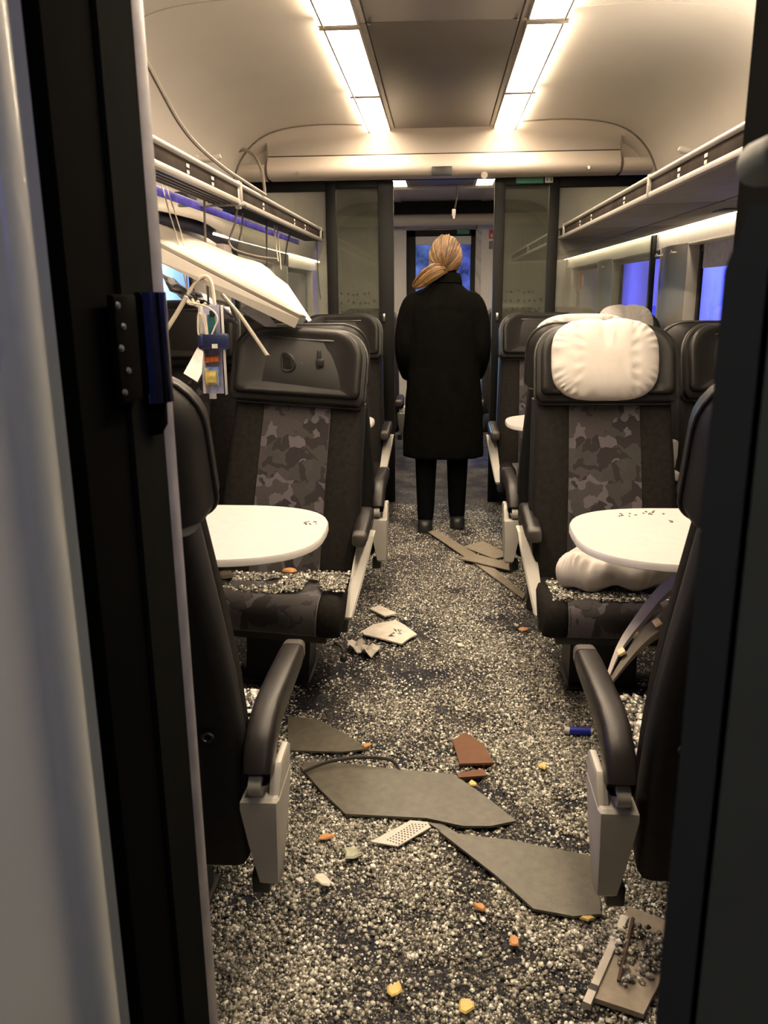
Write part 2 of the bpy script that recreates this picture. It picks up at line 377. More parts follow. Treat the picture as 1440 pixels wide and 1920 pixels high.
# arched backing following the cove
arch = [(p.x, p.z) for p in prof if p.z > 2.02]
ring0 = [(-x, 5.205, z) for x, z in reversed(arch)]+[(x, 5.205, z) for x, z in arch]
b = MB(); n = len(ring0)
r1 = [(x*.985, 5.30, 2.04+(z-2.04)*.80) for x, y, z in ring0]; r2 = [(x, 5.62, z) for x, y, z in ring0]
low0 = [(x, 5.30, 2.085) for x, y, z in ring0]
b.grid([ring0, r1, low0]); b.build('arch_panel', BULK, bk, 60)
b = MB(); b.grid([[(x, 5.2, z+.002) for x, y, z in ring0], [(x, 5.196, z-.004) for x, y, z in ring0]]); b.build('arch_gasket', GASKET, bk, 60)
b = MB(); b.tube([(x*.995, 5.203, z-.003) for x, y, z in ring0], .004, 6); b.build('arch_seal', GASKET, bk)
# front cover flap with rounded nose
sec = smooth([(0, 5.262, 2.20), (0, 5.225, 2.155), (0, 5.215, 2.125), (0, 5.230, 2.098), (0, 5.27, 2.080), (0, 5.36, 2.076)], 4)
b = MB(); b.grid([[(x, p.y, p.z) for p in sec] for x in (-1.035, -1.03, -.5, 0, .5, 1.03, 1.035)]); b.build('cover_flap', BULK, bk, 60)
b = MB(); b.box((0, 5.268, 2.203), (2.07, .012, .006), .001); b.build('flap_joint', BLACK, bk)
for s in (-1, 1):
    b = MB(); b.box((s*1.04, 5.27, 2.215), (.006, .03, .22), .001); b.build('flap_edge', GASKET, bk)
    b = MB(); b.tube([(s*.85, 5.22, 2.105), (s*.85, 5.205, 2.103)], .009, 10); b.build('screw', METAL, bk)
    # rounded lower cheek beside the flap
    b = MB(); b.grid([[(s*x, p.y, p.z) for p in sec[4:]] for x in (1.05, 1.12, 1.22)]); b.build('cheek', BULK, bk, 60)
b = MB(); b.box((.002, 5.214, 2.10), (.118, .02, .05), .004); b.build('motion_sensor', BLACK, bk)
b = MB(); b.tube([(.25, 5.225, 2.075), (.25, 5.205, 2.072)], .02, 12); b.build('knob', GASKET, bk)
b = MB(); b.box((0, 5.60, 2.27), (2.6, .06, .30), 0); b.build('back_board', BLACK, bk)

# ---- glass partition
pt = empty('wall_glass_partition'); struct(pt)
PZ = 2.105
def post(x0, x1, name='post', z1=PZ, y=YP, t=.05, m=DARKF):
    b = MB(); b.box(((x0+x1)/2, y, z1/2), (abs(x1-x0), t, z1), .005); return b.build(name, m, pt)
post(-.745, -.678); post(-.405, -.306); post(.337, .405); post(.682, .746)
post(-1.37, -1.34); post(1.34, 1.37)
for x0, x1 in ((-.678, -.405), (.405, .682), (-1.34, -.745), (.746, 1.34)):
    b = MB(); b.box(((x0+x1)/2, YP, 2.085), (x1-x0, .05, .045 if abs(x0+x1)/2 < .7 else .075), .004); b.build('head_rail', DARKF, pt)
    b = MB(); b.box(((x0+x1)/2, YP, .06), (x1-x0, .05, .12), .004); b.build('kick_rail', DARKF, pt)
    inner = abs(x0+x1)/2 < .7
    b = MB(); b.box(((x0+x1)/2, YP, 1.10), (x1-x0, .008, 1.96), 0); b.build('glass_pane', DOORG if inner else SIDEG, pt)
b = MB(); b.box((0, YP+.02, 2.135), (2.7, .05, .05), .004); b.build('lintel', DARKF, pt)
for s, c in ((-1, -.54), (1, .54)):
    b = MB()
    for k in range(20):
        x = c+(k % 7-3)*.036+(random.random()-.5)*.02; z = 1.30+(k//7)*.055+(random.random()-.5)*.02
        b.box((x, YP-.006, z), (.013, .004, .013), 0)
    o = b.build('safety_dot', INK, pt); o['kind'] = 'stuff'
for x in (-.372, .372):
    b = MB(); b.box((x, YP-.035, 1.255), (.018, .012, .05), .003); b.build('door_handle', METAL, pt)
b = MB(); b.box((.555, YP-.03, 2.09), (.17, .006, .036), .001); o = b.build('exit_sign', GREEN, pt); o['label'] = 'small green exit sign'
b = MB(); b.box((.675, YP-.03, 2.09), (.05, .006, .034), .001); b.build('sign_plate', WSIGN, pt)
for dx in (-.012, .012):
    b = MB(); b.tube([(.675+dx, YP-.034, 2.09+.008), (.675+dx, YP-.034, 2.09-.008)], .004, 6); b.build('sign_mark', GREEN, pt)

# ---- far end of the next compartment
fe = empty('wall_far_end'); struct(fe)
def fpx(u0, v0, u1, v1, y=YE, t=.04, name='panel', m=WREV, parent=fe, bv=.004):
    a, c = un(u0, v0, y=y), un(u1, v1, y=y)
    b = MB(); b.box(((a.x+c.x)/2, y+t/2, (a.z+c.z)/2), (abs(c.x-a.x), t, abs(a.z-c.z)), bv); return b.build(name, m, parent)
EG = mat('end_wall_panel', (.62, .60, .55), .5, var=.04)
for s in (-1, 1):
    b = MB(); b.box((s*1.10, YE+.035, 1.12), (.70, .04, 2.24), .003); b.build('end_panel', EG, fe)
fpx(690, 415, 763, 990, name='end_panel', m=EG); fpx(892, 415, 960, 990, name='end_panel', m=EG); fpx(760, 410, 896, 431, name='end_panel', m=EG)
fpx(762, 430, 779, 995, t=.06, name='door_post', m=DARKF); fpx(883, 430, 893, 995, t=.06, name='door_post', m=DARKF); fpx(762, 428, 893, 443, t=.06, name='door_head', m=DARKF)
fpx(779, 443, 884, 458, t=.05, name='door_top_panel', m=EG)
b = MB(); b.tube([(-1.4, 9.38, 2.17), (1.4, 9.38, 2.17)], .06, 14); b.build('beam', CEIL, fe)
b = MB(); b.box((0, 9.42, 2.30), (2.8, .04, .26), 0); b.build('dark_fascia', DARKF, fe)
b = MB(); b.box((0, 8.65, 2.375), (2.4, 1.5, .02), .0); b.build('end_ceiling', BULK, fe)
b = MB(); b.box((0, 7.95, 2.335), (.95, .06, .04), .005); b.build('ceiling_trim', CEIL, fe)
fpx(857, 430, 880, 439, y=YE-.05, t=.01, name='exit_sign', m=GREEN)
o = fpx(917, 431, 926, 447, y=YE-.02, t=.01, name='fire_sign', m=RED); o['label'] = 'red fire extinguisher sign'
b = MB(); p = un(921.5, 441, y=YE-.035); b.tube([p+Vector((0, 0, -.02)), p+Vector((.004, 0, .0)), p+Vector((0, 0, .02))], [.014, .012, .003], 8); b.build('flame_mark', WSIGN, fe)
fpx(917, 452, 924, 467, y=YE-.02, t=.01, name='notice', m=GASKET)
# blue-lit doorway beyond
b = MB(); b.box((0, 11.6, 1.1), (2.8, .05, 2.4), 0); struct(b.build('wall_beyond', mat('next_coach_wall', (.10, .10, .12), .6, var=.95, scale=6)))
lamp('emergency_beacon_light', 'POINT', (-.9, 10.6, 1.4), 3, (.2, .22, 1.0), .1)
lamp('added_white_fill', 'POINT', (.7, 10.5, 1.9), 3, (1, .9, .75), .1)  # small white lamp added to soften the blue beyond the doorway

# ---- near doorway : jambs, wall around it, foreground panels, vestibule
JX = -.313
def yj(u): return un(u, 552, x=JX).y
dl = empty('wall_doorway'); struct(dl)
for s in (-1, 1):
    b = MB(); b.box((s*.87, Y0+.0, 1.2), (1.06, .06, 2.4), 0); b.build('doorway_wall', JAMB2, dl)
b = MB(); b.box((0, Y0, 2.27), (.7, .06, .30), 0); b.build('door_header', JAMB2, dl)
ye, yr, yb_, yk = yj(305), yj(288), yj(228), yj(140)
b = MB(); b.prism([(JX, yb_), (JX, yr), (JX-.10, yr), (JX-.10, yb_)], 0, 2.3); b.build('jamb_face', JAMB2, dl)
b = MB(); b.prism([(JX-.005, yk), (JX-.005, yb_), (JX-.10, yb_), (JX-.10, yk)], 0, 2.3); b.build('jamb_inner', JAMB, dl)
b = MB(); b.prism([(JX, yr), (JX+.004, yr+.008), (JX+.004, ye-.006), (JX-.002, ye), (JX-.05, ye), (JX-.05, yr)], 0, 2.3); b.build('edge_strip', RIM, dl)
# pale vestibule wall with a rounded vertical ridge
ya, yb2 = yj(50), yj(106)
rp = [(JX-.03, -.9), (JX-.03, ya-.02), (JX-.025, ya-.005)]
for k in range(9):
    a = pi*k/8; c = (ya+yb2)/2; rp.append((JX-.022+.016*math.sin(a), c-(yb2-ya)/2*math.cos(a)))
rp += [(JX-.026, yb2+.006), (JX-.024, yk-.01), (JX-.02, yk), (JX-.10, yk), (JX-.10, -.9)]
b = MB(); b.prism(rp, 0, 2.3); struct(b.build('wall_vestibule', VWALL, ang=50))
# lock / hinge on the jamb
t = tag(empty('door_lock', (JX+.003, .80, 1.34)), 'black door lock plate with five screws on the left jamb', 'lock')
def jpt(u, v, x=JX): q = un(u, v, x=x); return q
pa, pb_ = jpt(197, 552), jpt(250, 748)
b = MB(); b.box((.003, (pa.y+pb_.y)/2-.80, (pa.z+pb_.z)/2-1.34), (.008, abs(pb_.y-pa.y)+.01, abs(pa.z-pb_.z)), .003); b.build('lock_plate', JAMB, t)
pc, pd = jpt(258, 548), jpt(282, 752)
ycy = (jpt(246, 650).y+jpt(290, 650).y)/2
b = MB(); b.tube([(.008, ycy-.80, pc.z-1.34), (.008, ycy-.80, pd.z-1.34)], .019, 18, (.7, 1)); b.build('lock_barrel', mat('gloss_black', (.16, .16, .19), .10, 1.0), t)
b = MB(); b.tube([(.002, ycy-.795, pd.z-1.34+.001), (.002, ycy-.795, pd.z-1.34-.026), (.002, ycy-.795, pd.z-1.34-.036)], [.017, .016, .008], 14, (.4, 1)); b.build('lock_shadow', JAMB, t)  # dark rounded form in place of the shadow under the lock
for (u, v) in ((200, 573), (211, 613), (207, 653), (221, 695), (214, 736)):
    q = jpt(u, v); b = MB(); b.tube([(.006, q.y-.80, q.z-1.34), (.0095, q.y-.80, q.z-1.34)], [.0038, .0024], 10); b.build('screw', mat('dark_screw', (.20, .20, .21), .35, .9), t)
# right jamb and the foreground post
b = MB(); b.prism([(.322, .80), (.322, .94), (.318, .97), (.42, .97), (.42, .80)], 0, 2.3); b.build('jamb_face', JAMB2, dl)
fp = empty('grab_post', (.16, .43, 0)); tag(fp, 'dark out-of-focus post with grey cap in the right foreground', 'post')
def fx(u, y, v=700): return un(u, v, y=y).x
def px_post(u0, u1, y0, y1, z1, name, m, zt=None):
    x0, x1 = fx(u0, y0), fx(u1, y1)
    b = MB(); rr = [(x0-.16, y0-.43), (x1-.16, y1-.43), (x1*(y1+.07)/y1-.16+.01, y1-.43+.07), (x0*(y0+.07)/y0-.16+.01, y0-.43+.07)]
    b.loft([[(x, y, 0) for x, y in rr], [(x, y, z1-.03) for x, y in rr], [(x+.010, y, z1) for x, y in rr]]); return b.build(name, m, fp)
px_post(1340, 1418, .43, .42, 1.44, 'post_face', POSTM)
px_post(1416, 1436, .445, .445, 1.44, 'post_groove', JAMB)
px_post(1434, 1640, .42, .40, 1.44, 'post_side', POSTG)
x0 = fx(1402, .50, 330)-.16; b = MB(); b.box((x0+.06, .07, 1.470), (.12, .06, .024), .011, seg=3); b.build('post_cap', GREYC, fp)
b = MB(); b.box((.45, .0, 2.34), (1.9, 1.94, .03), 0); struct(b.build('ceiling_vestibule', VWALL))
t = tag(empty('vestibule_lamp', (.75, -.25, 2.31)), 'flat ceiling lamp above the doorway vestibule', 'lamp')
b = MB(); b.box((0, 0, 0), (.3, .3, .02), .004); b.build('diffuser', LAMPV, t)
b = MB(); b.box((0, 0, .008), (.34, .34, .016), .004); b.build('frame', FRAMEM, t)

# ---- outside
b = MB(); b.box((3.3, 12, .4), (.2, 28, 3.4), 0); struct(b.build('wall_outside_right', BARRIER))
b = MB(); b.box((-3.6, 5, .2), (.2, 14, 3.4), 0); struct(b.build('wall_outside_left', BARRIER))
b = MB(); b.box((0, 5, -1.3), (12, 18, .2), 0); struct(b.build('ground', BALLAST))

# ================================================================== LUGGAGE RACKS
def rack(s, y0, y1, label):
    t = tag(empty('luggage_rack', (s*.76, 0, 1.77)), label, 'luggage rack')
    L, c = y1-y0, (y0+y1)/2
    b = MB(); b.tube([(0, y0, .034), (0, y1, .034)], .010, 10); b.build('top_rail', RACKR, t)
    b = MB(); b.box((s*.004, c, .004), (.006, L, .046), .001); b.build('fascia', RACKF, t)
    b = MB(); b.box((s*.004, c, -.026), (.022, L, .020), .005); b.build('bottom_rail', RACKR, t)
    ys = [1.2, 3.28, 5.45, 7.6]
    for y in ys:
        if y0 < y < y1:
            b = MB(); b.box((-s*.004, y, .004), (.014, .022, .082), .003); b.build('bracket', RACKR, t)
    for k, y in enumerate((1.9, 2.62, 2.9, 3.72, 4.5, 4.85, 5.5)):
        if y0 < y < y1:
            b = MB(); b.box((-s*.001, y, .010), (.002, .026, .010), 0); b.box((-s*.001, y, -.008), (.002, .022, .010), 0); o = b.build('seat_number', DIRTYW, t); o['kind'] = 'stuff'
    return t
rk = rack(1, 1.04, 9.4, 'intact luggage rack along the right windows with dark fascia')
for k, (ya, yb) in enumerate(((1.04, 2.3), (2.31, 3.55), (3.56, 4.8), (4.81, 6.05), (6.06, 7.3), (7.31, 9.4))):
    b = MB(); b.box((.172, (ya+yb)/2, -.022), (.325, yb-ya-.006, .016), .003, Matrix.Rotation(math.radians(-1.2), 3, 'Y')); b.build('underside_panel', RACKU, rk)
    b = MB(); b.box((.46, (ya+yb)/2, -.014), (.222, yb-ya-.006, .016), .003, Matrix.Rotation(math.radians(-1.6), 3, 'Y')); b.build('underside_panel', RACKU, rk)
b = MB(); b.box((.30, 5.2, .0), (.56, 8.3, .006), 0); b.build('rack_floor', BLACK, rk)
b = MB(); b.box((.5, 3.95, -.024), (.09, .16, .006), .002); b.build('open_flap', BLACK, rk)
lk = rack(-1, 1.04, 5.6, 'damaged luggage rack along the left wall with its underside torn off')
b = MB(); b.box((-.05, 3.3, -.016), (.06, 4.5, .012), .002); b.build('shelf_edge', RACKU, lk)
for k in range(4):
    b = MB(); b.box((-.030-k*.020, 2.2, -.030), (.006, 2.2, .012), .001); b.build('shelf_slat', RACKU, lk)
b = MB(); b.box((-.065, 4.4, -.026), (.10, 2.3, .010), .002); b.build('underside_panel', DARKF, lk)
b = MB(); b.box((-.145, 3.35, -.042), (.006, 4.3, .030), .002); b.build('blue_reflection_strip', BLUEF, lk)  # strip coloured with the outside blue it reflects
b = MB(); b.box((-.10, 3.26, -.036), (.26, .02, .012), .003); b.build('cross_bracket', RACKR, lk)
b = MB(); b.box((-.006, 3.28, .0), (.018, .034, .10), .003); b.build('bracket', ALU, lk)
b = MB(); b.box((-.17, 3.16, -.02), (.05, .12, .03), .004); b.build('latch_block', BLACK, lk)
t = tag(empty('added_uplight', (1.13, 2.55, 1.795)), 'unseen uplight tube added on the right rack to brighten the ceiling', 'lamp')  # unseen lamp, added for the bright glow on the right ceiling
b = MB(); b.box((0, 0, 0), (.08, 1.1, .02), .004); b.build('housing', RACKR, t)
b = MB(); b.tube([(0, -.5, .022), (0, .5, .022)], .014, 10); b.build('tube', emit_mat('added_uplight_glow', (1, .85, .66), 190.0), t)
# coat hooks above the racks
for s, (u, v), y, lab in ((-1, (392, 299), 3.2, 'white coat hook above the damaged left rack'), (1, (1297, 284), 3.2, 'white coat hook above the right rack')):
    q = un(u, v, x=s*1.10 if s < 0 else 1.10)
    t = tag(empty('coat_hook', q), lab, 'hook', 'coat hooks above the racks')
    b = MB(); b.tube([(s*.05, 0, .0), (0, 0, 0), (-s*.045, -.01, .006), (-s*.06, -.012, .012)], [.016, .014, .016, .010], 10); b.build('peg', CREAM, t)
    b = MB(); b.tube([(s*.05, 0, 0), (s*.062, 0, .0)], .022, 12); b.build('base', CREAM, t)
for k, (u, v) in enumerate(((1261, 474), (1131, 501), (1233, 480))):
    q = un(u, v, x=1.335)
    t = tag(empty('window_hook', q), ['round white hook on the nearest right window pillar', 'small white hook on the right window pillar behind the glass', 'little white hook at the far side of the right pillar'][k], 'hook', 'hooks on the window pillars')
    b = MB(); b.tube([(.03, 0, 0), (0, 0, 0), (-.012, 0, .004)], [.006, .006, .013], 10); b.build('peg', CREAM, t)
    b = MB(); b.tube([(.026, 0, 0), (.034, 0, 0)], .014, 10); b.build('base', CREAM, t)
# emergency hammer
q = un(1088, 525, x=1.34)
t = tag(empty('emergency_hammer', q), 'red emergency hammer on the wall behind the glass partition', 'hammer')
b = MB(); b.box((0, 0, -.01), (.03, .05, .17), .008); b.build('handle', RED, t)
b = MB(); b.box((0, 0, .07), (.03, .11, .03), .008); b.build('head', RED, t)
b = MB(); b.box((.018, 0, 0), (.012, .08, .10), .003); b.build('holder', WSIGN, t)

# ================================================================== SEATS
FRONT = [(-.30, .36), (-.315, .45), (-.345, .55), (-.375, .66), (-.41, .78), (-.45, .90), (-.49, 1.015)]
REAR = [(-.44, .22), (-.448, .36), (-.462, .50), (-.505, .66), (-.555, .79), (-.607, .90), (-.655, 1.015)]
def back_sweep(b, F, B, xs, q):                        # F,B lists of (y,z); xs stations; q fullness at each station
    rings = []
    for x, k in zip(xs, q):
        f, g = [], []
        for (fy, fz), (by, bz) in zip(F, B):
            my, mz = (fy+by)/2, (fz+bz)/2
            w = 1+.065*min(1, max(0, (1.02-mz)/.4))
            f.append((x*w, my+(fy-my)*k, mz+(fz-mz)*k)); g.append((x*w, my+(by-my)*k, mz+(bz-mz)*k))
        rings.append(f+g[::-1])
    b.loft(rings); return b
MID = [((f[0]*.45+r[0]*.55), (f[1]*.5+r[1]*.5)) for f, r in zip(FRONT, REAR)]
MESH = {}
def seat_meshes():
    b = MB(); F2 = [(y+.004, z) for y, z in FRONT]
    back_sweep(b, F2, MID, [-.128, -.124, 0, .124, .128], [.6, 1, .97, 1, .6]); MESH['back_panel'] = (b.mesh('back_panel', 45), PATTERN)
    for s in (-1, 1):
        b = MB(); FB = [(y+.016*math.sin(pi*i/6), z) for i, (y, z) in enumerate(FRONT)]
        back_sweep(b, FB, MID, [s*q for q in (.126, .135, .16, .19, .215, .232, .240)], [.86, .97, 1.04, 1.06, 1.0, .82, .45]); MESH['back_bolster%d' % s] = (b.mesh('back_bolster', 50), CLOTH)
    b = MB(); back_sweep(b, [(m[0]*.5+f[0]*.5-.012, m[1]*.5+f[1]*.5) for m, f in zip(MID, FRONT)], REAR, [-.249, -.245, -.236, -.22, 0, .22, .236, .245, .249], [.35, .72, .93, 1, 1, 1, .93, .72, .35]); MESH['back_shell'] = (b.mesh('back_shell', 50), SHELL)
    # headrest
    u = Vector((0, -.30, .954)); nn = Vector((0, .954, .30)); base = Vector((0, -.545, 1.150))
    hfn = lambda a, c, d: base+Vector((a, 0, 0))+u*c+nn*d
    ol = rrect(.240, .130, .115, 8, .022)
    curl = lambda a, c, d: hfn(a, c, (d if d > 0 else d*(1.35-c*5.2))+.045*(abs(a)/.24)**3*(1 if d > 0 else .7))
    b = MB(); b.ringloft(ol, [(.05, .046), (.2, .046), (.35, .0465), (.5, .047), (.62, .048), (.72, .050), (.80, .053), (.87, .055), (.92, .053), (.96, .046), (.982, .032), (.988, .015), (.985, -.01)], curl); MESH['headrest_pad'] = (b.mesh('headrest_pad', 60), LEATHER)
    ol2 = [(a, c*(1 if c > 0 else 1.10)) for a, c in rrect(.250, .136, .12, 8, .03)]
    b = MB(); b.ringloft(ol2, [(.93, .028), (1.0, .018), (1.01, .0), (1.0, -.02), (.97, -.045), (.90, -.060), (.7, -.068), (.4, -.07), (.1, -.07)], curl); MESH['headrest_shell'] = (b.mesh('headrest_shell', 60), LEATHER)
    b = MB(); pl_ = [curl(a*1.012, c*1.012, -.004) for a, c in ol2]; b.tube(pl_+[pl_[0]], .0055, 7); MESH['piping'] = (b.mesh('piping', 60), mat('piping_leather', (.030, .027, .027), .42))
    for k, c in (('groove_top', .088), ('groove_bottom', -.098)):
        b = MB(); b.tube([hfn(x, c, .050+.045*(abs(x)/.24)**3-(.005 if abs(x) < .13 else .012)) for x in (-.14, -.12, -.06, 0, .06, .12, .14)], [.003, .008, .009, .009, .009, .008, .003], 8, (1, .6)); MESH[k] = (b.mesh(k, 60), BLACK)
    # cushion
    top = smooth([(0, -.004, .305), (0, .006, .345), (0, .0, .385), (0, -.028, .412), (0, -.08, .42), (0, -.2, .412), (0, -.32, .402), (0, -.43, .40)], 2)
    bot = smooth([(0, -.010, .298), (0, -.02, .292), (0, -.04, .286), (0, -.07, .283), (0, -.12, .28), (0, -.22, .276), (0, -.32, .272), (0, -.43, .27)], 2)
    def cush(xs, q):
        rings = []
        for x, k in zip(xs, q):
            f, g = [], []
            for p, r in zip(top, bot):
                m = (p+r)/2; f.append((x, m.y+(p.y-m.y)*k-(1-k)*.03*(1 if p.y > -.06 else 0), m.z+(p.z-m.z)*k)); g.append((x, m.y+(r.y-m.y)*k-(1-k)*.03*(1 if p.y > -.06 else 0), m.z+(r.z-m.z)*k))
            rings.append(f+g[::-1])
        b = MB(); b.loft(rings); return b
    MESH['seat_cushion'] = (cush([-.172, -.168, -.09, 0, .09, .168, .172], [.7, .98, 1.0, .98, 1.0, .98, .7]).mesh('seat_cushion', 50), PATTERN)
    for s in (-1, 1): MESH['seat_bolster%d' % s] = (cush([s*q for q in (.170, .178, .20, .225, .243, .252)], [.85, .99, 1.05, 1.03, .9, .6]).mesh('seat_bolster', 50), CLOTH)
    b = MB(); b.box((0, -.25, .258), (.40, .34, .04), .010); MESH['seat_pan'] = (b.mesh('seat_pan'), BLACK)
    b = MB(); b.loft([[(x, y, z) for x, y in ((-.12, -.42), (.12, -.42), (.12, -.24), (-.12, -.24))] for z in (.012, .25)]); b.box((0, -.33, .008), (.26, .24, .016), .004); MESH['pedestal'] = (b.mesh('pedestal'), BLACK)
    for s in (-1, 1):
        e = .25
        def arm(pts, hw, hh, ystart=None):
            P = [Vector((0, y, z)) for y, z in pts]; rings = []
            for i, p in enumerate(P):
                t = (P[min(i+1, len(P)-1)]-P[max(i-1, 0)]).normalized(); nrm = Vector((0, -t.z, t.y)); nrm = nrm if nrm.z > 0 or abs(nrm.z) < .2 else -nrm
                k = hh[i] if isinstance(hh, list) else hh
                w = hw[i] if isinstance(hw, list) else hw
                rings.append([Vector((s*(e+.030)+a, 0, 0))+p+nrm*c for a, c in rrect(w, k, min(w, k)*.55, 3)])
            b = MB(); b.loft(rings); return b
        for far, dz in ((0, 0.0), (1, .05)):
            z = lambda y, zz: zz+dz*max(0, (y+.46)/.46)
            MESH['arm_pad%d%d' % (s, far)] = (arm([(-.035, z(-.03, .530)), (-.06, z(-.06, .530)), (-.2, z(-.2, .533)), (-.33, z(-.33, .532)), (-.385, z(-.38, .520)), (-.43, .490), (-.452, .455), (-.456, .435)], [.0275, .029, .030, .030, .030, .030, .029, .024], [.026, .028, .031, .034, .036, .038, .034, .02]).mesh('arm_pad', 60), ARMLEA)
            MESH['arm_cap%d%d' % (s, far)] = (arm([(.006, z(0, .527)), (.0, z(0, .528)), (-.036, z(-.03, .530))], [.020, .027, .0285], [.018, .025, .027]).mesh('arm_cap', 60), ARMCAP)
        MESH['arm_pad%d1' % s] = (arm([(-.275, .578), (-.30, .580), (-.40, .590), (-.48, .598), (-.54, .590), (-.58, .555), (-.60, .52)], [.026, .029, .030, .030, .029, .028, .02], [.026, .029, .031, .032, .034, .03, .02]).mesh('arm_pad', 60), ARMLEA)
        MESH['arm_cap%d1' % s] = (arm([(-.245, .574), (-.25, .575), (-.277, .578)], [.020, .026, .027], [.018, .025, .027]).mesh('arm_cap', 60), ARMCAP)
        b = MB()
        for_ = [(.295, e-.008, e+.022, -.225, -.178), (.31, e-.010, e+.027, -.25, -.172), (.40, e+.002, e+.046, -.36, -.25), (.50, e+.010, e+.064, -.46, -.36), (.545, e+.012, e+.070, -.50, -.41)]
        b.loft([[(s*xi, yb3, zz), (s*xo, yb3, zz), (s*(xo+.003), yb3+.01, zz), (s*(xo+.003), yf3-.008, zz), (s*(xo-.003), yf3, zz), (s*xi, yf3, zz)] for zz, xi, xo, yb3, yf3 in for_]); MESH['side_blade%d' % s] = (b.mesh('side_panel', 30), GREYP)
        b = MB(); b.box((s*(e-.005), -.20, .275), (.04, .06, .05), .006); MESH['blade_bracket%d' % s] = (b.mesh('side_bracket'), BLACK)
        b = MB(); b.tube([(s*(e+.014), -.462, .435), (s*(e+.040), -.462, .435)], .024, 16); MESH['arm_pivot%d' % s] = (b.mesh('arm_pivot', 50), GREYP)
        # grey side panel : tall aisle plate leaning out at the top, tapering to the bottom
        b = MB()
        def sec(zz, xin, xout, yb, yf): return [(s*xin, yb, zz), (s*xout, yb, zz), (s*(xout+.004), yb+.012, zz), (s*(xout+.004), yf-.01, zz), (s*xout, yf, zz), (s*xin, yf, zz)]
        b.loft([sec(.198, e+.032, e+.060, -.464, -.44), sec(.208, e+.026, e+.065, -.474, -.425), sec(.30, e+.008, e+.067, -.478, -.36), sec(.385, e-.006, e+.069, -.480, -.325), sec(.400, e-.006, e+.069, -.478, -.32), sec(.406, e+.0, e+.065, -.470, -.325)])
        b.loft([[(s*(e+.050), -.466, .39), (s*(e+.071), -.466, .39), (s*(e+.071), -.325, .39), (s*(e+.050), -.325, .39)],
                [(s*(e+.054), -.436, .452), (s*(e+.074), -.436, .452), (s*(e+.074), -.332, .452), (s*(e+.054), -.332, .452)],
                [(s*(e+.058), -.425, .462), (s*(e+.071), -.425, .462), (s*(e+.071), -.342, .462), (s*(e+.058), -.342, .462)]])
        MESH['side_panel%d' % s] = (b.mesh('side_panel', 30), GREYP)
        b = MB(); b.box((s*(e+.02), -.42, .180), (.04, .05, .05), .006); MESH['bracket%d' % s] = (b.mesh('bracket'), BLACK)
        for k in range(1):
            b = MB(); cx = s*(e-.045)
            rings = []
            for j in range(17):
                a = 2*pi*j/16; c = Vector((cx+.011*math.cos(a), -.484, .55+.009*math.sin(a)))
                rings.append([c+Vector((math.cos(a)*.004*math.cos(q), -.004*math.sin(q), math.sin(a)*.004*math.cos(q))) for q in [2*pi*i/6 for i in range(6)]])
            b.loft(rings, False, False); MESH['eyelet%d' % s] = (b.mesh('eyelet', 60), METAL)
        b = MB(); b.tube(smooth([(s*.235, -.02, .275), (s*.262, .0, .272), (s*.27, .012, .262), (s*.272, .016, .25)], 3), .005, 8); b.tube([(s*.272, .016, .256), (s*.272, .017, .249), (s*.272, .017, .238), (s*.272, .017, .229), (s*.272, .017, .225)], [.004, .011, .014, .010, .003], 12); MESH['recline_lever%d' % s] = (b.mesh('recline_lever', 60), BLACK)
        b = MB(); b.box((s*.262, -.50, .80), (.030, .05, .12), .008); b.box((s*.262, -.46, .735), (.032, .10, .032), .01); MESH['arm_bracket%d' % s] = (b.mesh('arm_bracket'), GREYP)
    for k, me in MESH.items(): me[0].materials.append(me[1])
seat_meshes()
def seat(label, x, y, face, arm=0, far=0, extras=(), z=0.0, tilt=0.0, sx=1.0, adx=0.0):
    # face=+1 looks away from the doorway, -1 looks towards it; arm = world side (+1/-1) of the aisle, 0 none
    r = empty('train_seat', (x, y, z), 0 if face > 0 else pi); tag(r, label, 'seat', 'train seats'); r.scale = (sx, 1, 1)
    if tilt: r.rotation_euler.y = tilt
    def part(k, name=None): return link(name or k, MESH[k][0], r)
    part('back_panel'); part('back_bolster1', 'back_bolster'); part('back_bolster-1', 'back_bolster'); part('back_shell')
    hp = part('headrest_pad'); link('groove', MESH['groove_top'][0], hp); link('groove', MESH['groove_bottom'][0], hp); link('piping', MESH['piping'][0], part('headrest_shell'))
    part('seat_cushion'); part('seat_bolster1', 'seat_bolster'); part('seat_bolster-1', 'seat_bolster'); part('seat_pan'); part('pedestal')
    if arm:
        s = int(arm*face)
        ap = part('arm_pad%d%d' % (s, far), 'arm_pad'); link('arm_cap', MESH['arm_cap%d%d' % (s, far)][0], ap)
        if far:
            ap.location.x = s*adx; part('side_blade%d' % s, 'side_panel').location.x = s*adx; part('blade_bracket%d' % s, 'side_bracket').location.x = s*adx
        else:
            ap.location.x = s*adx
            for k_, n_ in (('arm_pivot%d', 'arm_pivot'), ('side_panel%d', 'side_panel'), ('bracket%d', 'side_bracket')): part(k_ % s, n_).location.x = s*adx
    for e in extras: part(e, e.rstrip('-1'))
    return r
A = {}
A['nl'] = seat('near left aisle seat seen from behind, beside the doorpost', -.662, 1.94, 1, 1, 0, ['eyelet1', 'eyelet-1'], adx=.017)
A['nr'] = seat('near right aisle seat seen from behind, beside the dark foreground post', .680, 1.94, 1, -1, 0, ['eyelet1', 'eyelet-1'], adx=.035)
A['fl'] = seat('aisle seat facing the doorway behind the left table, glass on cushion', -.600, 2.57, -1, 1, 1, ['recline_lever-1'], sx=.985, tilt=-.072)
A['fr'] = seat('aisle seat facing the doorway with a white pillow on its headrest', .598, 2.57, -1, -1, 1, [], sx=1.0, adx=-.018)
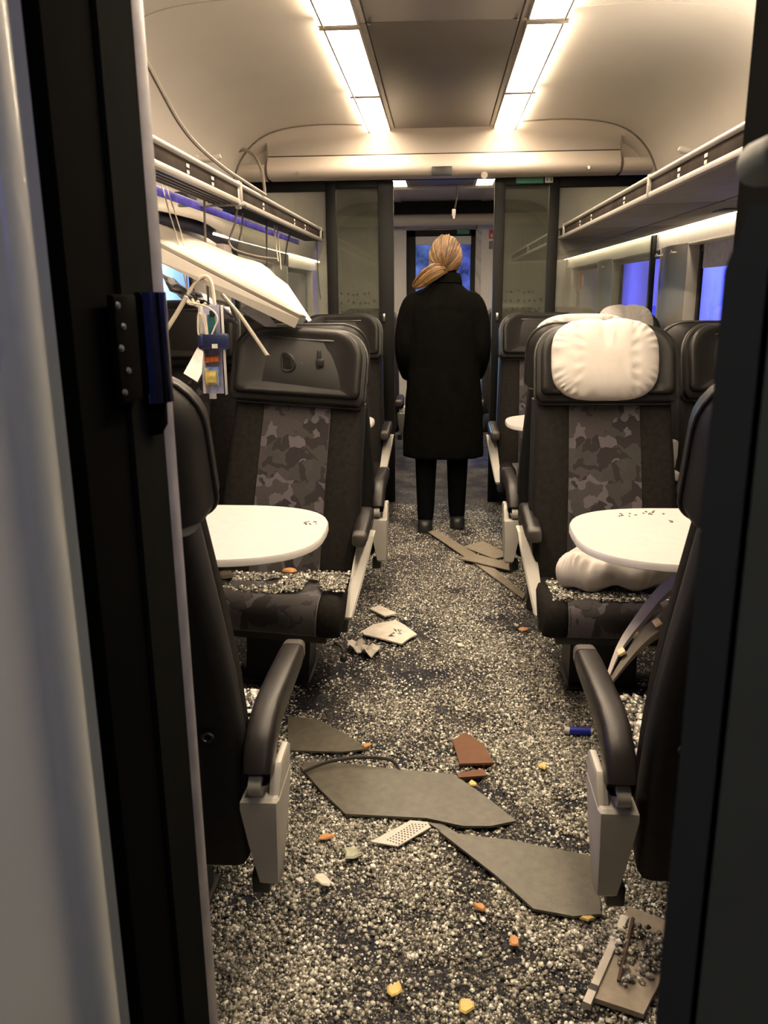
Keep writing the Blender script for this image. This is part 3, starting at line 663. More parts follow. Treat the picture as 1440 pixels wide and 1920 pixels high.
A['flw'] = seat('pushed-up left window seat behind the hanging circuit board', -1.085, 2.98, -1, 0, 0, [], z=.10, sx=.98)
A['frw'] = seat('right window seat facing the doorway beside the pillowed aisle seat', 1.115, 2.66, -1, 0, 0, ['arm_bracket1'], sx=.88)
A['bl'] = seat('left aisle seat facing away, back to back with the glass-strewn seat', -.560, 4.13, 1, 1)
A['br'] = seat('right aisle seat facing away, back to back with the pillowed seat', .620, 4.13, 1, -1)
A['brw'] = seat('right window seat facing away, back to back with its neighbour', 1.125, 4.13, 1, 0, sx=.86)
A['cl'] = seat('left aisle seat facing the doorway just before the glass partition', -.610, 4.70, -1, 1, 1)
A['cr'] = seat('right aisle seat facing the doorway just before the glass partition', .615, 4.70, -1, -1, 1)
A['crw'] = seat('far right window seat with a white pillow before the glass partition', 1.10, 4.70, -1, 0, 0, sx=.88)
A['clw'] = seat('far left window seat before the glass partition', -1.10, 4.70, -1, 0, 0, sx=.88)
A['dl'] = seat('left aisle seat beyond the glass partition', -.62, 6.85, -1, 1)
A['dr'] = seat('right aisle seat beyond the glass partition', .62, 6.85, -1, -1)
A['drw'] = seat('right window seat beyond the glass partition', 1.11, 6.85, -1, 0, sx=.86)
# fasteners left on the bare left headrest
hb = A['fl']
def hrp(lx, c, d):                                      # point on headrest front in seat-local space
    return Vector((lx, -.545-.30*c+.954*d, 1.155+.954*c+.30*d))
b = MB(); loop = [hrp(.062, -.035, .052), hrp(.066, .012, .060), hrp(.055, .022, .064), hrp(.030, .012, .070), hrp(.016, -.012, .066), hrp(.022, -.034, .058), hrp(.045, -.042, .054), hrp(.062, -.035, .052)]
b.tube(smooth(loop, 4), .0045, 7); b.build('strap_buckle', BLACK, hb)
b = MB(); b.plate([hrp(.060, -.032, .054), hrp(.063, .010, .058), hrp(.036, .004, .064), hrp(.024, -.030, .056)], .004, Vector((0, 1, .3)).normalized()); b.build('strap_pad', CLOTH, hb)
b = MB(); b.box(hrp(-.072, .004, .056), (.015, .016, .078), .004); b.build('pillow_strap', BLACK, hb)
b = MB(); b.box(hrp(-.078, -.004, .066), (.030, .014, .026), .005); b.build('strap_clip', BLACK, hb)
b = MB(); b.tube([hrp(.0, -.006, .050), hrp(-.06, -.004, .050)], .0012, 5); b.build('thread', GASKET, hb)

# ================================================================== TABLES
def table(label, s, xe, yc, hd, z=.74):
    t = tag(empty('side_table', (s*1.36, yc, 0)), label, 'table', 'fixed side tables')
    L = 1.36-abs(xe)
    def outl(d):
        pts = [(0, -hd-d), ]
        R = .36
        for k in range(25):
            a = -pi/2+pi*k/24; ca, sa = math.cos(a), math.sin(a)
            e = .72
            pts.append((-s*(L-R+(R+d)*math.copysign(abs(ca)**e, ca)), (hd+d)*math.copysign(abs(sa)**e, sa)))
        pts.append((0, hd+d)); return pts
    b = MB(); o = outl(-.006); b.loft([[(x, y, z-.015) for x, y in o], [(x, y, z-.0005) for x, y in o], [(x*.997, y*.996, z) for x, y in o]]); b.build('table_top', TABLE, t, 30)
    o0, o1 = outl(-.008), outl(.0)
    b = MB(); b.loft([[(x, y, z-.021) for x, y in o0], [(x, y, z-.017) for x, y in o1], [(x, y, z-.004) for x, y in o1], [(x, y, z+.002) for x, y in outl(-.003)], [(x, y, z+.0005) for x, y in outl(-.010)]]); b.build('edge_band', TEDGE, t, 50)
    b = MB(); b.tube([(-s*.30, 0, .02), (-s*.30, 0, z-.03)], .03, 14); b.build('leg', GREYP, t)
    b = MB(); b.box((-s*.30, 0, .012), (.20, .30, .022), .006); b.build('foot', BLACK, t)
    b = MB(); b.box((-s*.02, 0, z-.06), (.04, hd*1.2, .05), .006); b.build('wall_bracket', GREYP, t)
    return t
T1 = table('left white table with rounded end nearest the doorway', -1, -.325, 2.29, .292)
T2 = table('right white table with rounded end nearest the doorway', 1, .378, 2.29, .292)
T3 = table('left white table further down the aisle', -1, -.352, 4.43, .275)
T4 = table('right white table further down the aisle', 1, .352, 4.43, .275)
# pen scribbles / specks on the near tables
def scribble(parent, u, v, w, h, n, z=.742, seed=1):
    r = random.Random(seed); b = MB(); po = parent.location
    for k in range(n):
        p = fl(u+(r.random()-.5)*w, v+(r.random()-.5)*h, z)-po; p.z = z-po.z
        q = p+Vector(((r.random()-.5)*.02, (r.random()-.5)*.02, 0)); m2 = (p+q)/2+Vector(((r.random()-.5)*.012, .006, 0))
        b.tube([p, m2, q], .0011, 5)
    o = b.build('scribble', INK, parent); o['kind'] = 'stuff'
scribble(T1, 582, 981, 26, 6, 7); scribble(T2, 1175, 966, 30, 6, 7, seed=3); scribble(T2, 1225, 962, 44, 7, 8, seed=4); scribble(T2, 1262, 978, 4, 4, 2, seed=9)

# ================================================================== PILLOWS
def pillow(name, label, hw, hh, th, fn, puckers=7, seed=0, group='white seat pillows'):
    r = random.Random(seed); N = 112; ol = []
    for k in range(N):
        a = 2*pi*k/N; c, s = math.cos(a), math.sin(a)
        ol.append((hw*math.copysign(abs(c)**.62, c), hh*math.copysign(abs(s)**.66, s)))
    rad = [1.0, .99, .97, .945, .91, .87, .82, .76, .70, .63, .56, .49, .42, .35, .28, .21, .14, .07, .02]
    b = MB(); rings = []
    for side in (1, -1):
        rr = []
        for q in (rad if side > 0 else rad[1:]):
            ring = []
            for k, (x, y) in enumerate(ol):
                d = th*math.sqrt(max(0, 1-q**3.0))*side
                a = 2*pi*k/N
                wr = .10*th*math.sin(a*31+seed+2*math.sin(a*5))*max(0, min(1, (q-.78)*6))*(1 if q < .985 else .3)
                fold = .5*th*math.exp(-((x*q+.02*hw)/(.075*hw))**2)*max(0, y*q/hh+.1) if side > 0 else 0
                fold2 = (.10*th*math.exp(-((abs(x*q)-.52*hw)/(.045*hw))**2)*(1+.7*math.sin(y*q*150+x*9))+.30*th*math.exp(-((x*q-.16*hw-.5*max(0, .45*hh-y*q)*.5)/(.06*hw))**2)*math.exp(-((y*q-.15*hh)/(.5*hh))**2)) if side > 0 else 0
                ring.append(fn(x*q, y*q, d+wr-(fold+fold2)*max(0, min(1, (q-.12)*2.2))))
            rr.append(ring)
        rings = (rr[::-1] if side > 0 else rings+rr)
    b.loft(rings); o = b.build(name, WHITEF, ang=80); return tag(o, label, 'pillow', group)
def on_head(seat_o, dx=0.0, dz=0.0, off=.075):
    def fn(a, c, d):
        l = hrp(a*1.0, c+dz, d+off); l.x = -(a+dx); sx = 1
        return Vector((seat_o.location.x+(a+dx), seat_o.location.y-l.y, l.z))
    return fn
pillow('headrest_pillow', 'plump white pillow strapped to the right aisle seat headrest', .190, .148, .060, on_head(A['fr'], -.012, -.008), seed=2)
pillow('headrest_pillow', 'white pillow on the far right window seat before the partition', .165, .14, .05, on_head(A['crw'], .01, .02), seed=5)
br = A['br']
pillow('headrest_pillow', 'white pillow peeking over the pillowed right headrest', .21, .15, .05, lambda a, c, d: Vector((br.location.x-.02+a, br.location.y-.50-d*.95-.3*c, 1.175+c*.95)), seed=8)
pillow('fallen_pillow', 'crumpled white pillow fallen on the right seat cushion under the table', .185, .125, .055,
       lambda a, c, d: Vector((.600+a*1.05, 2.74+c*.9, .500+d*1.5*(1+.25*math.sin(a*19+c*13))+.020*math.sin(a*14+1)+.014*math.sin(c*30+a*22+1)+.010*math.sin(a*47-c*25)-.10*max(0, -c-.03))), seed=4)

# ================================================================== FLOOR DEBRIS
def debris(name, label, cat, pts, m, t=.006, lift=.012, group=None, z=0.0):
    P = [fl(u, v, z) for u, v in pts]; c = sum(P, Vector())/len(P)
    e = None
    b = MB(); b.plate([p-c+Vector((0, 0, t)) for p in P], t, Vector((0, 0, 1)))
    o = b.build(name, m, ang=20); o.location = c+Vector((0, 0, lift)); return tag(o, label, cat, group)
G1 = debris('laminate_sheet', 'large dark laminate sheet lying across the middle of the aisle', 'board', [(563, 1447), (600, 1437), (700, 1448), (850, 1462), (905, 1500), (968, 1550), (920, 1560), (868, 1560), (800, 1545), (648, 1537), (600, 1490)], LAMIN, .007)
G2 = debris('laminate_sheet', 'dark laminate sheet beside the right grey armrest panel', 'board', [(822, 1570), (875, 1578), (960, 1588), (1108, 1618), (1122, 1660), (1126, 1728), (1075, 1732), (1000, 1718), (930, 1655)], LAMIN, .007, .014)
G3 = debris('laminate_sheet', 'smaller dark laminate sheet under the left armrest', 'board', [(540, 1350), (600, 1358), (650, 1385), (690, 1412), (640, 1418), (540, 1415)], LAMIN, .006, .010)
debris('laminate_sheet', 'narrow dark laminate sliver between the two large sheets', 'board', [(800, 1548), (830, 1552), (862, 1572), (835, 1570)], LAMIN, .006, .006)
debris('brown_board_piece', 'larger five-cornered brown board piece on the aisle floor', 'board', [(848, 1400), (873, 1385), (908, 1410), (925, 1443), (862, 1445)], BROWN, .008, .016)
debris('brown_board_piece', 'small brown board sliver below the larger brown piece', 'board', [(856, 1462), (905, 1453), (912, 1466), (860, 1470)], BROWN, .006, .016)
WP = debris('white_plate', 'pale broken plate with black handwriting on the aisle floor', 'plate', [(679, 1193), (700, 1180), (742, 1172), (760, 1182), (782, 1199), (768, 1206), (753, 1217), (735, 1212), (683, 1199)], DIRTYW, .006, .018)
rr = random.Random(5); b = MB()
for k in range(9):
    p = fl(730+k*2.6, 1201-k*1.2+rr.uniform(-4, 4))-WP.location; p.z = .007; b.tube([p, p+Vector((rr.uniform(-.012, .012), rr.uniform(-.02, .02), 0)), p+Vector((rr.uniform(-.004, .018), rr.uniform(-.018, .01), 0))], .0014, 5)
o = b.build('handwriting', INK, WP); o['kind'] = 'stuff'
debris('ribbed_chip', 'small ribbed grey plate fragment above the handwritten plate', 'fragment', [(693, 1149), (712, 1143), (744, 1158), (722, 1164)], DIRTYW, .006, .016)
def perforated(label, pts, rows, cols, inset, lift=.016):
    o = debris('perforated_plate', label, 'plate', pts, CREAM, .004, lift)
    P = [fl(u, v)-o.location for u, v in inset]; b = MB()
    for i in range(rows):
        for j in range(cols):
            s_, t_ = (j+.5)/cols, (i+.5)/rows
            p = P[0]*(1-s_)*(1-t_)+P[1]*s_*(1-t_)+P[2]*s_*t_+P[3]*(1-s_)*t_; p.z = .0044
            b.tube([p, p+Vector((0, 0, .0006))], .0021, 8)
    h = b.build('perforation', BLACK, o); h['kind'] = 'stuff'
perforated('white perforated metal piece below the large laminate sheet', [(695, 1590), (770, 1550), (802, 1553), (807, 1563), (746, 1599)], 10, 5, [(772, 1556), (804, 1557), (748, 1598), (722, 1588)])
perforated('white perforated scrap under the right armrest bracket', [(1128, 1668), (1162, 1667), (1165, 1700), (1148, 1697)], 4, 4, [(1132, 1670), (1160, 1670), (1162, 1694), (1146, 1692)])
for pts, lab, m in (([(800, 1000), (822, 1000), (905, 1052), (985, 1120), (980, 1128), (890, 1062)], 'long tan trim strip crossing the aisle to the right armrest', TAN),
                    ([(868, 1030), (905, 1019), (957, 1046), (928, 1053)], 'tan board offcut lying behind the crossed strips', TAN),
                    ([(862, 1056), (885, 1046), (972, 1068), (955, 1078), (905, 1066)], 'tan board offcut lying on the long strip', TAN),
                    ([(566, 1440), (590, 1436), (596, 1442), (572, 1448)], 'dark corner scrap beside the left armrest panel', LAMIN)):
    debris('trim_board', lab, 'board', pts, m, .005, .012 if 'on the' not in lab else .022)
BR = debris('cream_panel_piece', 'cream panel with glass granules in the lower right corner', 'panel', [(1178, 1715), (1262, 1748), (1250, 1830), (1205, 1920), (1110, 1888), (1140, 1800)], mat('cream_brown_panel', (.34, .29, .23), .5), .012, .012)
b = MB(); P = [fl(1100, 1880, .03), fl(1172, 1716, .03)]; d = (P[1]-P[0]).normalized(); n2 = Vector((-d.y, d.x, 0))
fr = tag(empty('frame_strip', P[0]), 'narrow cream frame strip with dark notches along the corner panel', 'strip')
L = (P[1]-P[0]).length
for a0, a1, m, nm in ((0, .13, CREAM, 'end_piece'), (.13, .19, BLACK, 'notch'), (.19, .78, DIRTYW, 'bar'), (.78, .84, BLACK, 'notch'), (.84, 1, CREAM, 'end_piece')):
    b = MB(); b.plate([d*L*a0-n2*.008, d*L*a1-n2*.008, d*L*a1+n2*.008, d*L*a0+n2*.008], .016, Vector((0, 0, 1))); b.build(nm, m, fr)
b = MB(); b.tube([fl(1160, 1840, .034), fl(1187, 1722, .034)], .004, 6); tag(b.build('rusty_rod', mat('rust', (.08, .045, .028), .6)), 'thin rusty rod lying on the cream corner panel', 'rod')
# blue marker
P = [fl(1058, 1369, .02), fl(1068, 1370, .02), fl(1095, 1371, .02)]
t = tag(empty('marker_pen', P[0]), 'blue marker with a white cap beside the right armrest', 'marker')
b = MB(); b.tube([(0, 0, 0), P[1]-P[0]], .012, 12); b.build('cap', CREAM, t)
b = MB(); b.tube([P[1]-P[0], P[2]-P[0]+Vector((.02, 0, 0))], .0135, 12); b.build('barrel', mat('blue_pen', (.01, .02, .30), .35), t)
# crumpled white scrap
for k, (u, v, lab) in enumerate(((668, 1222, 'curled cream plastic shell left of the aisle'), (695, 1230, 'crumpled white paper scrap next to the curled shell'))):
    c = fl(u, v, 0); r = random.Random(k); b = MB(); G = []
    for i in range(6):
        G.append([c+Vector(((j-2.5)*.014, (i-2.5)*.016, .012+.022*math.sin(j*1.3+k)*math.sin(i*1.1+1)+.012+r.random()*.010)) for j in range(6)])
    b.grid(G); o = b.build('crumpled_scrap', CREAM if k == 0 else DIRTYW, ang=20); so = o.modifiers.new('t', 'SOLIDIFY'); so.thickness = .003; tag(o, lab, 'scrap')
# little chips
chips = [(612, 1580, ORG, 'orange wood splinter left of the perforated piece', 18, 6, .5), (900, 1713, ORG, 'orange splinter below the dark right sheet', 9, 12, 1.0), (965, 1778, ORG, 'round orange chip near the bottom of the aisle', 12, 12, .0),
         (742, 1868, YEL, 'yellow foam crumb at the bottom centre', 17, 12, -.3), (875, 1902, YEL, 'yellow foam crumb at the lower edge of the floor', 20, 14, .6), (980, 1187, ORG, 'tan leaf-like chip by the far right seat foot', 13, 6, .0),
         (1018, 1447, YEL, 'small yellow chip left of the right armrest', 10, 8, .2), (886, 1479, YEL, 'yellow wood chip below the brown pieces', 10, 8, .9), (1100, 1735, YEL, 'yellow-brown splinter at the corner of the right sheet', 16, 5, .1),
         (562, 1664, WSIGN, 'white pebble-like crumb below the left grey panel', 9, 7, .7), (605, 1662, DIRTYW, 'white torn paper corner below the left grey panel', 18, 17, .7), (700, 1637, WSIGN, 'white crumb below the perforated piece', 8, 6, 0),
         (968, 1180, DIRTYW, 'pale chip at the foot of the right far seat', 5, 4, .4), (862, 1217, WSIGN, 'small white crumb in the middle of the aisle', 7, 5, .2), (1088, 1791, WSIGN, 'white crumb beside the cream corner strip', 8, 8, 0),
         (660, 1610, mat('pale_green_scrap', (.36, .36, .27), .5), 'pale green flat flake right of the left grey panel', 22, 14, .3), (760, 1155+12, DIRTYW, 'white fleck right of the ribbed fragment', 5, 5, .1), (688, 1408, ORG, 'tan splinter at the tip of the smaller laminate sheet', 12, 5, .6)]
for u, v, m, lab, w, h, a in chips:
    c = fl(u, v, 0); s = (fl(u+1, v, 0)-c).length; r = random.Random(u); ol = []
    for k in range(8):
        q = 2*pi*k/8; rr = 1+.35*(r.random()-.5)*2
        x, y = w*.8*math.cos(q)*rr, h*.8*math.sin(q)*rr*1.5
        ol.append(Vector(((x*math.cos(a)-y*math.sin(a))*s, (x*math.sin(a)+y*math.cos(a))*s, 0)))
    b = MB(); b.loft([[p*.8 for p in ol], [p+Vector((0, 0, .003)) for p in ol], [p*.8+Vector((0, 0, .005+.003*r.random())) for p in ol], [p*.1+Vector((0, 0, .006)) for p in ol]])
    o = b.build('debris_chip', m, ang=30); o.location = c+Vector((0, 0, .016)); tag(o, lab, 'chip', 'chips among the broken glass')
# cable on floor
b = MB(); b.tube(smooth([fl(568, 1447, .03), fl(610, 1430, .035), (fl(660, 1421, .04)), fl(710, 1421, .04), fl(738, 1428, .03), fl(750, 1446, .015)], 5), .0035, 6, (1, 1.6)); tag(b.build('rubber_seal', CABLED), 'thin black rubber seal curling over the laminate sheets', 'cable')
# curved trim frame leaning under the right table
t = tag(empty('curved_trim', fl(1140, 1262, 0)), 'broken curved trim frame leaning between the right seats', 'trim piece')
o0 = t.location
A1 = [un(1140, 1268, y=2.02), un(1163, 1215, y=2.10), un(1200, 1165, y=2.20), un(1245, 1112, y=2.28), un(1295, 1075, y=2.34), un(1350, 1050, y=2.38)]
A2 = [un(1143, 1282, y=2.0), un(1180, 1232, y=2.05), un(1215, 1195, y=2.10), un(1250, 1172, y=2.16), un(1300, 1150, y=2.22), un(1360, 1135, y=2.28)]
for pts, w, nm, m in ((A1, .016, 'upper_rail', CREAM), (A2, .017, 'lower_rail', mat('trim_dark_grey', (.16, .14, .11), .5))):  # lower rail is a darker grey than the cream upper one
    S1 = smooth(pts, 5); rings = []
    for i, p in enumerate(S1):
        k = .35+.65*min(1, i/12)
        rings.append([p-o0+Vector((0, a, c)) for a, c in ((-.035*k, -w*k*.3), (.035*k, -w*k*.3), (.035*k, w*k), (-.035*k, w*k))])
    b = MB(); b.loft(rings); b.build(nm, m, t)
b = MB(); b.plate([un(1150, 1262, y=2.06)-o0, un(1178, 1228, y=2.12)-o0, un(1255, 1155, y=2.22)-o0, un(1262, 1130, y=2.3)-o0, un(1200, 1180, y=2.24)-o0], .004); b.build('web', CABLED, t)
for u, v, y in ((1165, 1222, 2.06), (1232, 1167, 2.10), (1247, 1133, 2.2), (1190, 1188, 2.15)):
    b = MB(); b.box(un(u, v, y=y)-o0, (.020, .03, .008), .001, Matrix.Rotation(-.6, 3, 'Y')); b.build('clip', CLIPT, t)

# ---- shattered glass : tens of thousands of granules
def granules(name, pos, size, m=GRAN, label=None, flat=.5):
    N = len(pos)
    base = np.array([[-1, -1, -1], [1, -1, -1], [1, 1, -1], [-1, 1, -1], [-1, -1, 1], [1, -1, 1], [1, 1, 1], [-1, 1, 1]], float)*.5
    V = np.repeat(base[None], N, 0)*(1+.45*(rng.random((N, 8, 3))-.5))
    V[:, 4:, :2] *= (.55+.4*rng.random((N, 1, 1)))
    V *= (size[:, None]*np.stack([.8+.5*rng.random(N), .8+.5*rng.random(N), flat*(.7+.6*rng.random(N))], 1))[:, None, :]
    a = rng.random(N)*2*pi; ti = (rng.random(N)-.5)*1.1
    ca, sa, ct, st = np.cos(a), np.sin(a), np.cos(ti), np.sin(ti)
    x = V[..., 0]*ct[:, None]+V[..., 2]*st[:, None]; z = -V[..., 0]*st[:, None]+V[..., 2]*ct[:, None]; y = V[..., 1]
    V = np.stack([x*ca[:, None]-y*sa[:, None], x*sa[:, None]+y*ca[:, None], z], -1)
    V += pos[:, None, :]; V[..., 2] += (size*.35)[:, None]
    F = np.array([[4, 5, 6, 7], [0, 1, 5, 4], [1, 2, 6, 5], [2, 3, 7, 6], [3, 0, 4, 7]])
    F = (F[None]+(np.arange(N)*8)[:, None, None]).reshape(-1, 4)
    me = bpy.data.meshes.new(name); nv, nf = N*8, len(F)
    me.vertices.add(nv); me.vertices.foreach_set('co', V.reshape(-1).astype(np.float32))
    me.loops.add(nf*4); me.loops.foreach_set('vertex_index', F.reshape(-1).astype(np.int32))
    me.polygons.add(nf); me.polygons.foreach_set('loop_start', np.arange(0, nf*4, 4, dtype=np.int32)); me.update(calc_edges=True)
    me.materials.append(m); o = link(name, me); o['kind'] = 'stuff'
    if label: o['label'] = label; o['category'] = 'broken glass'
    return o
def vnoise(x, y, sc, seed):
    r = np.random.default_rng(seed); g = r.random((64, 64)); X, Y = (x*sc) % 63, (y*sc) % 63
    i, j = X.astype(int), Y.astype(int); fx_, fy_ = X-i, Y-j; fx_ = fx_*fx_*(3-2*fx_); fy_ = fy_*fy_*(3-2*fy_)
    i2, j2 = (i+1) % 64, (j+1) % 64
    return g[i, j]*(1-fx_)*(1-fy_)+g[i2, j]*fx_*(1-fy_)+g[i, j2]*(1-fx_)*fy_+g[i2, j2]*fx_*fy_
N = 800000
px_ = rng.uniform(-1.3, 1.3, N); py_ = 1.05+4.5*rng.random(N)**1.3
nz = .6*vnoise(px_+3, py_, 4.2, 1)+.4*vnoise(px_+3, py_, 11, 2)
near = np.clip((2.75-py_)/1.2, 0, 1)
dens = .38+.60*near
dens *= np.clip(1.05+.9*(px_+.05), .38, 1.5)*np.where(py_ < 2.4, 1, 1)        # thinner towards the left front corner
dens += .20*np.exp(-((py_-2.5)/.4)**2)*np.exp(-((px_-.12)/.25)**2)
dens *= np.clip((nz-.24)*3.3, .14, 1.4)
dens *= np.where(np.abs(px_) < .40, 1.0, np.clip(1.35-1.6*(np.abs(px_)-.40), .30, 1))
dens *= np.where((np.abs(px_) > .95) | ((py_ > 2.9) & (np.abs(px_) > .55)), .25, 1.0)   # little glass reached under the seats
keep = rng.random(N) < dens
px_, py_ = px_[keep], py_[keep]
sz = (.0024+.0060*rng.random(len(px_))**2.0)*np.clip(1.15-.12*(py_-1.3), .6, 1.2)
pz = np.where(rng.random(len(px_)) < .35, rng.random(len(px_))*.008, 0)
granules('floor_glass', np.stack([px_, py_, pz], 1), sz, label='shattered glass granules strewn over the aisle floor')
print('granules', len(px_))
def patch(name, label, cx, cy, wx, wy, z, n, s0=.008, seed=0, thr=.3):
    r = np.random.default_rng(seed); x = r.uniform(-wx, wx, n); y = r.uniform(-wy, wy, n)
    k = (vnoise(x+5, y+5, 9, seed+3) > thr); x, y = x[k], y[k]
    granules(name, np.stack([cx+x, cy+y, z+.012*r.random(len(x))**2], 1), s0*(.6+.8*r.random(len(x))), label=label)
patch('cushion_glass', 'glass granules heaped on the left aisle seat cushion right half', -.44, 2.74, .12, .10, .418, 1500, .0068, 1, .2)
patch('cushion_glass', 'glass granules and dirt on the left aisle seat cushion near the table', -.66, 2.73, .11, .10, .417, 1300, .0065, 2, .25)
patch('cushion_glass', 'glass granules spread over the right seat cushion below the pillow', .60, 2.70, .22, .095, .416, 3000, .006, 3, .22)
patch('cushion_glass', 'glass granules on the near left seat cushion', -.60, 1.77, .20, .15, .412, 1500, .012, 4, .25)
patch('cushion_glass', 'glass granules on the near right seat cushion', .62, 1.77, .20, .15, .412, 1500, .012, 5, .25)
q = BR.location
patch('panel_glass', 'glass granules lying on the cream corner panel', q.x+.01, q.y, .055, .085, .024, 260, .008, 6, .35)
for k, (u, v, m, lab, s) in enumerate(((543, 1072, ORG, 'brown crumb on the left seat cushion', .022), (420, 1082, mat('dirt_clod', (.05, .042, .03), .9), 'dark clod of dirt on the left seat cushion', .035))):
    c = fl(u, v, .43); b = MB(); r = random.Random(k)
    b.ringloft([(math.cos(2*pi*i/10)*(1+.3*r.random()), math.sin(2*pi*i/10)*(1+.3*r.random())) for i in range(10)], [(.6, -.4), (1, 0), (.8, .4), (.3, .6), (.05, .62)], lambda a, e, d: (a*s, e*s*.7, d*s*.8))
    o = b.build('debris_clod', m, ang=40); o.location = c+Vector((0, 0, .004)); tag(o, lab, 'clod')

# ================================================================== LEFT SIDE WRECKAGE
# big fallen rack panel : long box-shaped cover, one end on the seat back
def P2(u, v, y): return un(u, v, y=y)
t = tag(empty('rack_cover', P2(552, 612, 3.08)), 'long white rack panel fallen onto the left aisle seat', 'panel'); o0 = t.location
L0, L1 = 2.55, 3.05
f_tl, f_bl, f_tr, f_br = P2(262, 445, L0), P2(262, 474, L0), P2(560, 598, L1), P2(552, 615, L1)
back = Vector((-.02, .13, .05))
b = MB(); b.loft([[f_bl-o0, f_tl-o0, f_tl+Vector((0, .012, 0))-o0, f_bl+Vector((0, .012, 0))-o0], [f_br-o0, f_tr-o0, f_tr+Vector((0, .012, 0))-o0, f_br+Vector((0, .012, 0))-o0]]); b.build('front_lip', CREAM, t, 20)
g0, g1 = P2(262, 437, L0+.01), P2(561, 590, L1+.01)
b = MB(); b.loft([[f_tl+Vector((0, .008, 0))-o0, g0-o0, g0+Vector((0, .01, 0))-o0, f_tl+Vector((0, .02, 0))-o0], [f_tr+Vector((0, .008, 0))-o0, g1-o0, g1+Vector((0, .01, 0))-o0, f_tr+Vector((0, .02, 0))-o0]]); b.build('groove', mat('panel_groove', (.10, .085, .07), .5), t, 20)
rows = [[(262, 436), (330, 470), (400, 506), (470, 542), (520, 568), (561, 590)],
        [(262, 424), (330, 455), (400, 490), (470, 521), (525, 553), (572, 592)],
        [(262, 413), (320, 436), (375, 458), (440, 485), (500, 505), (578, 597)],
        [(262, 405), (320, 428), (375, 450), (445, 480), (506, 505), (584, 600)]]
G = []
for i, row in enumerate(rows):
    G.append([P2(u, v, L0+(L1-L0)*((u-262)/300)+.02+.085*i)-o0 for u, v in row])
b = MB(); b.grid([smooth(r, 4) for r in G]); ob = b.build('top_face', CREAM, t, 60); so = ob.modifiers.new('thick', 'SOLIDIFY'); so.thickness = .006; so.offset = -1
b = MB(); e = [P2(500, 504, L1+.20)-o0, P2(540, 534, L1+.21)-o0, P2(584, 600, L1+.2)-o0, P2(578, 603, L1+.16)-o0, P2(530, 545, L1+.15)-o0]
b.plate(e, .005, Vector((0, -1, .2)).normalized()); b.build('end_cap', mat('lilac_white', (.66, .62, .68), .4), t)
b = MB(); b.plate([P2(448, 580, 3.12)-o0, P2(462, 573, 3.12)-o0, P2(505, 592, 3.14)-o0, P2(520, 612, 3.12)-o0, P2(500, 614, 3.1)-o0], .02, Vector((0, -.9, .3)).normalized()); b.build('foil_underside', FOIL, t)
# torn upper wall panel and dark duct gap behind
t = tag(empty('torn_wall_panel', (-1.25, 3.4, 1.68)), 'torn cream wall panel hanging over the left window head', 'panel'); o0 = t.location
top = [(270, 372), (330, 380), (390, 392), (430, 410), (480, 432), (540, 452)]; botm = [(270, 385), (330, 398), (380, 412), (415, 432), (450, 447), (540, 470)]
Y_ = lambda u: 2.7+(u-270)/270*2.4
b = MB(); b.grid([smooth([un(u, v, x=-1.33)-o0 for u, v in top], 4), smooth([un(u, v+5, x=-1.30)-o0 for u, v in botm], 4)]); ob = b.build('panel_skin', CEIL, t, 60); so = ob.modifiers.new('thick', 'SOLIDIFY'); so.thickness = .005
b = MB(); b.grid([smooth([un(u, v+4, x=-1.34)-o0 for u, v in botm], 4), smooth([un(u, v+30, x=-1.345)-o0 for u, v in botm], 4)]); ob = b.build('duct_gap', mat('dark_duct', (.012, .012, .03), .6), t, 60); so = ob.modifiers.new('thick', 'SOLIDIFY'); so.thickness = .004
b = MB(); q = un(420, 470, x=-1.30)-o0; b.box(q, (.05, .18, .07), .006); b.build('bracket_block', mat('lilac_block', (.50, .42, .44), .5), t)
# crinkled foil over the smashed window
G = []
r = random.Random(4)
for i in range(7):
    G.append([un(300+j*13+i*3, 512+j*6.5+i*6+r.uniform(-4, 4), y=3.35+r.uniform(-.04, .04)) for j in range(11)])
b = MB(); b.grid(G); ob = b.build('foil_sheet', FOIL, ang=10); tag(ob, 'crinkled silver foil hanging above the left window seat', 'foil'); so = ob.modifiers.new('thick', 'SOLIDIFY'); so.thickness = .001
# hanging circuit channel
C0 = un(400, 655, y=2.70)
t = tag(empty('hanging_circuit_channel', C0), 'dangling metal channel with circuit boards and coils over the left seat', 'electronics'); o0 = t.location
def hp(u, v, y=2.70): return un(u, v, y=y)-o0
def hbox(name, u0, v0, u1, v1, y, dep, m, bv=.002, par=None):
    a, c = hp(u0, v0, y), hp(u1, v1, y); b = MB(); b.box(((a.x+c.x)/2, y-o0.y+dep/2, (a.z+c.z)/2), (abs(c.x-a.x), dep, abs(a.z-c.z)), bv); return b.build(name, m, par or t)
hbox('channel_back', 378, 572, 420, 738, 2.70, .006, mat('channel_lilac', (.34, .36, .52), .4, .3))
hbox('channel_side', 413, 572, 423, 741, 2.672, .032, ALU); hbox('channel_side', 376, 572, 381, 738, 2.672, .032, ALU)
o = hbox('circuit_board', 388, 590, 405, 628, 2.688, .008, TEAL); o['label'] = 'teal circuit board'
hbox('board_chip', 392, 582, 402, 592, 2.682, .012, BLACK); 
o = hbox('relay_box', 369, 626, 427, 656, 2.655, .035, NAVY, .008); o['label'] = 'navy plastic relay box'
hbox('box_clip', 369, 628, 381, 650, 2.648, .02, NAVY, .006)
hbox('sticker', 397, 645, 408, 653, 2.652, .002, WSIGN, 0)
b = MB(); a, c = hp(385, 675), hp(412, 672); b.tube([a+Vector((0, -.012, 0)), c+Vector((0, -.012, 0))], .011, 12); b.build('copper_coil', COPPER, t)
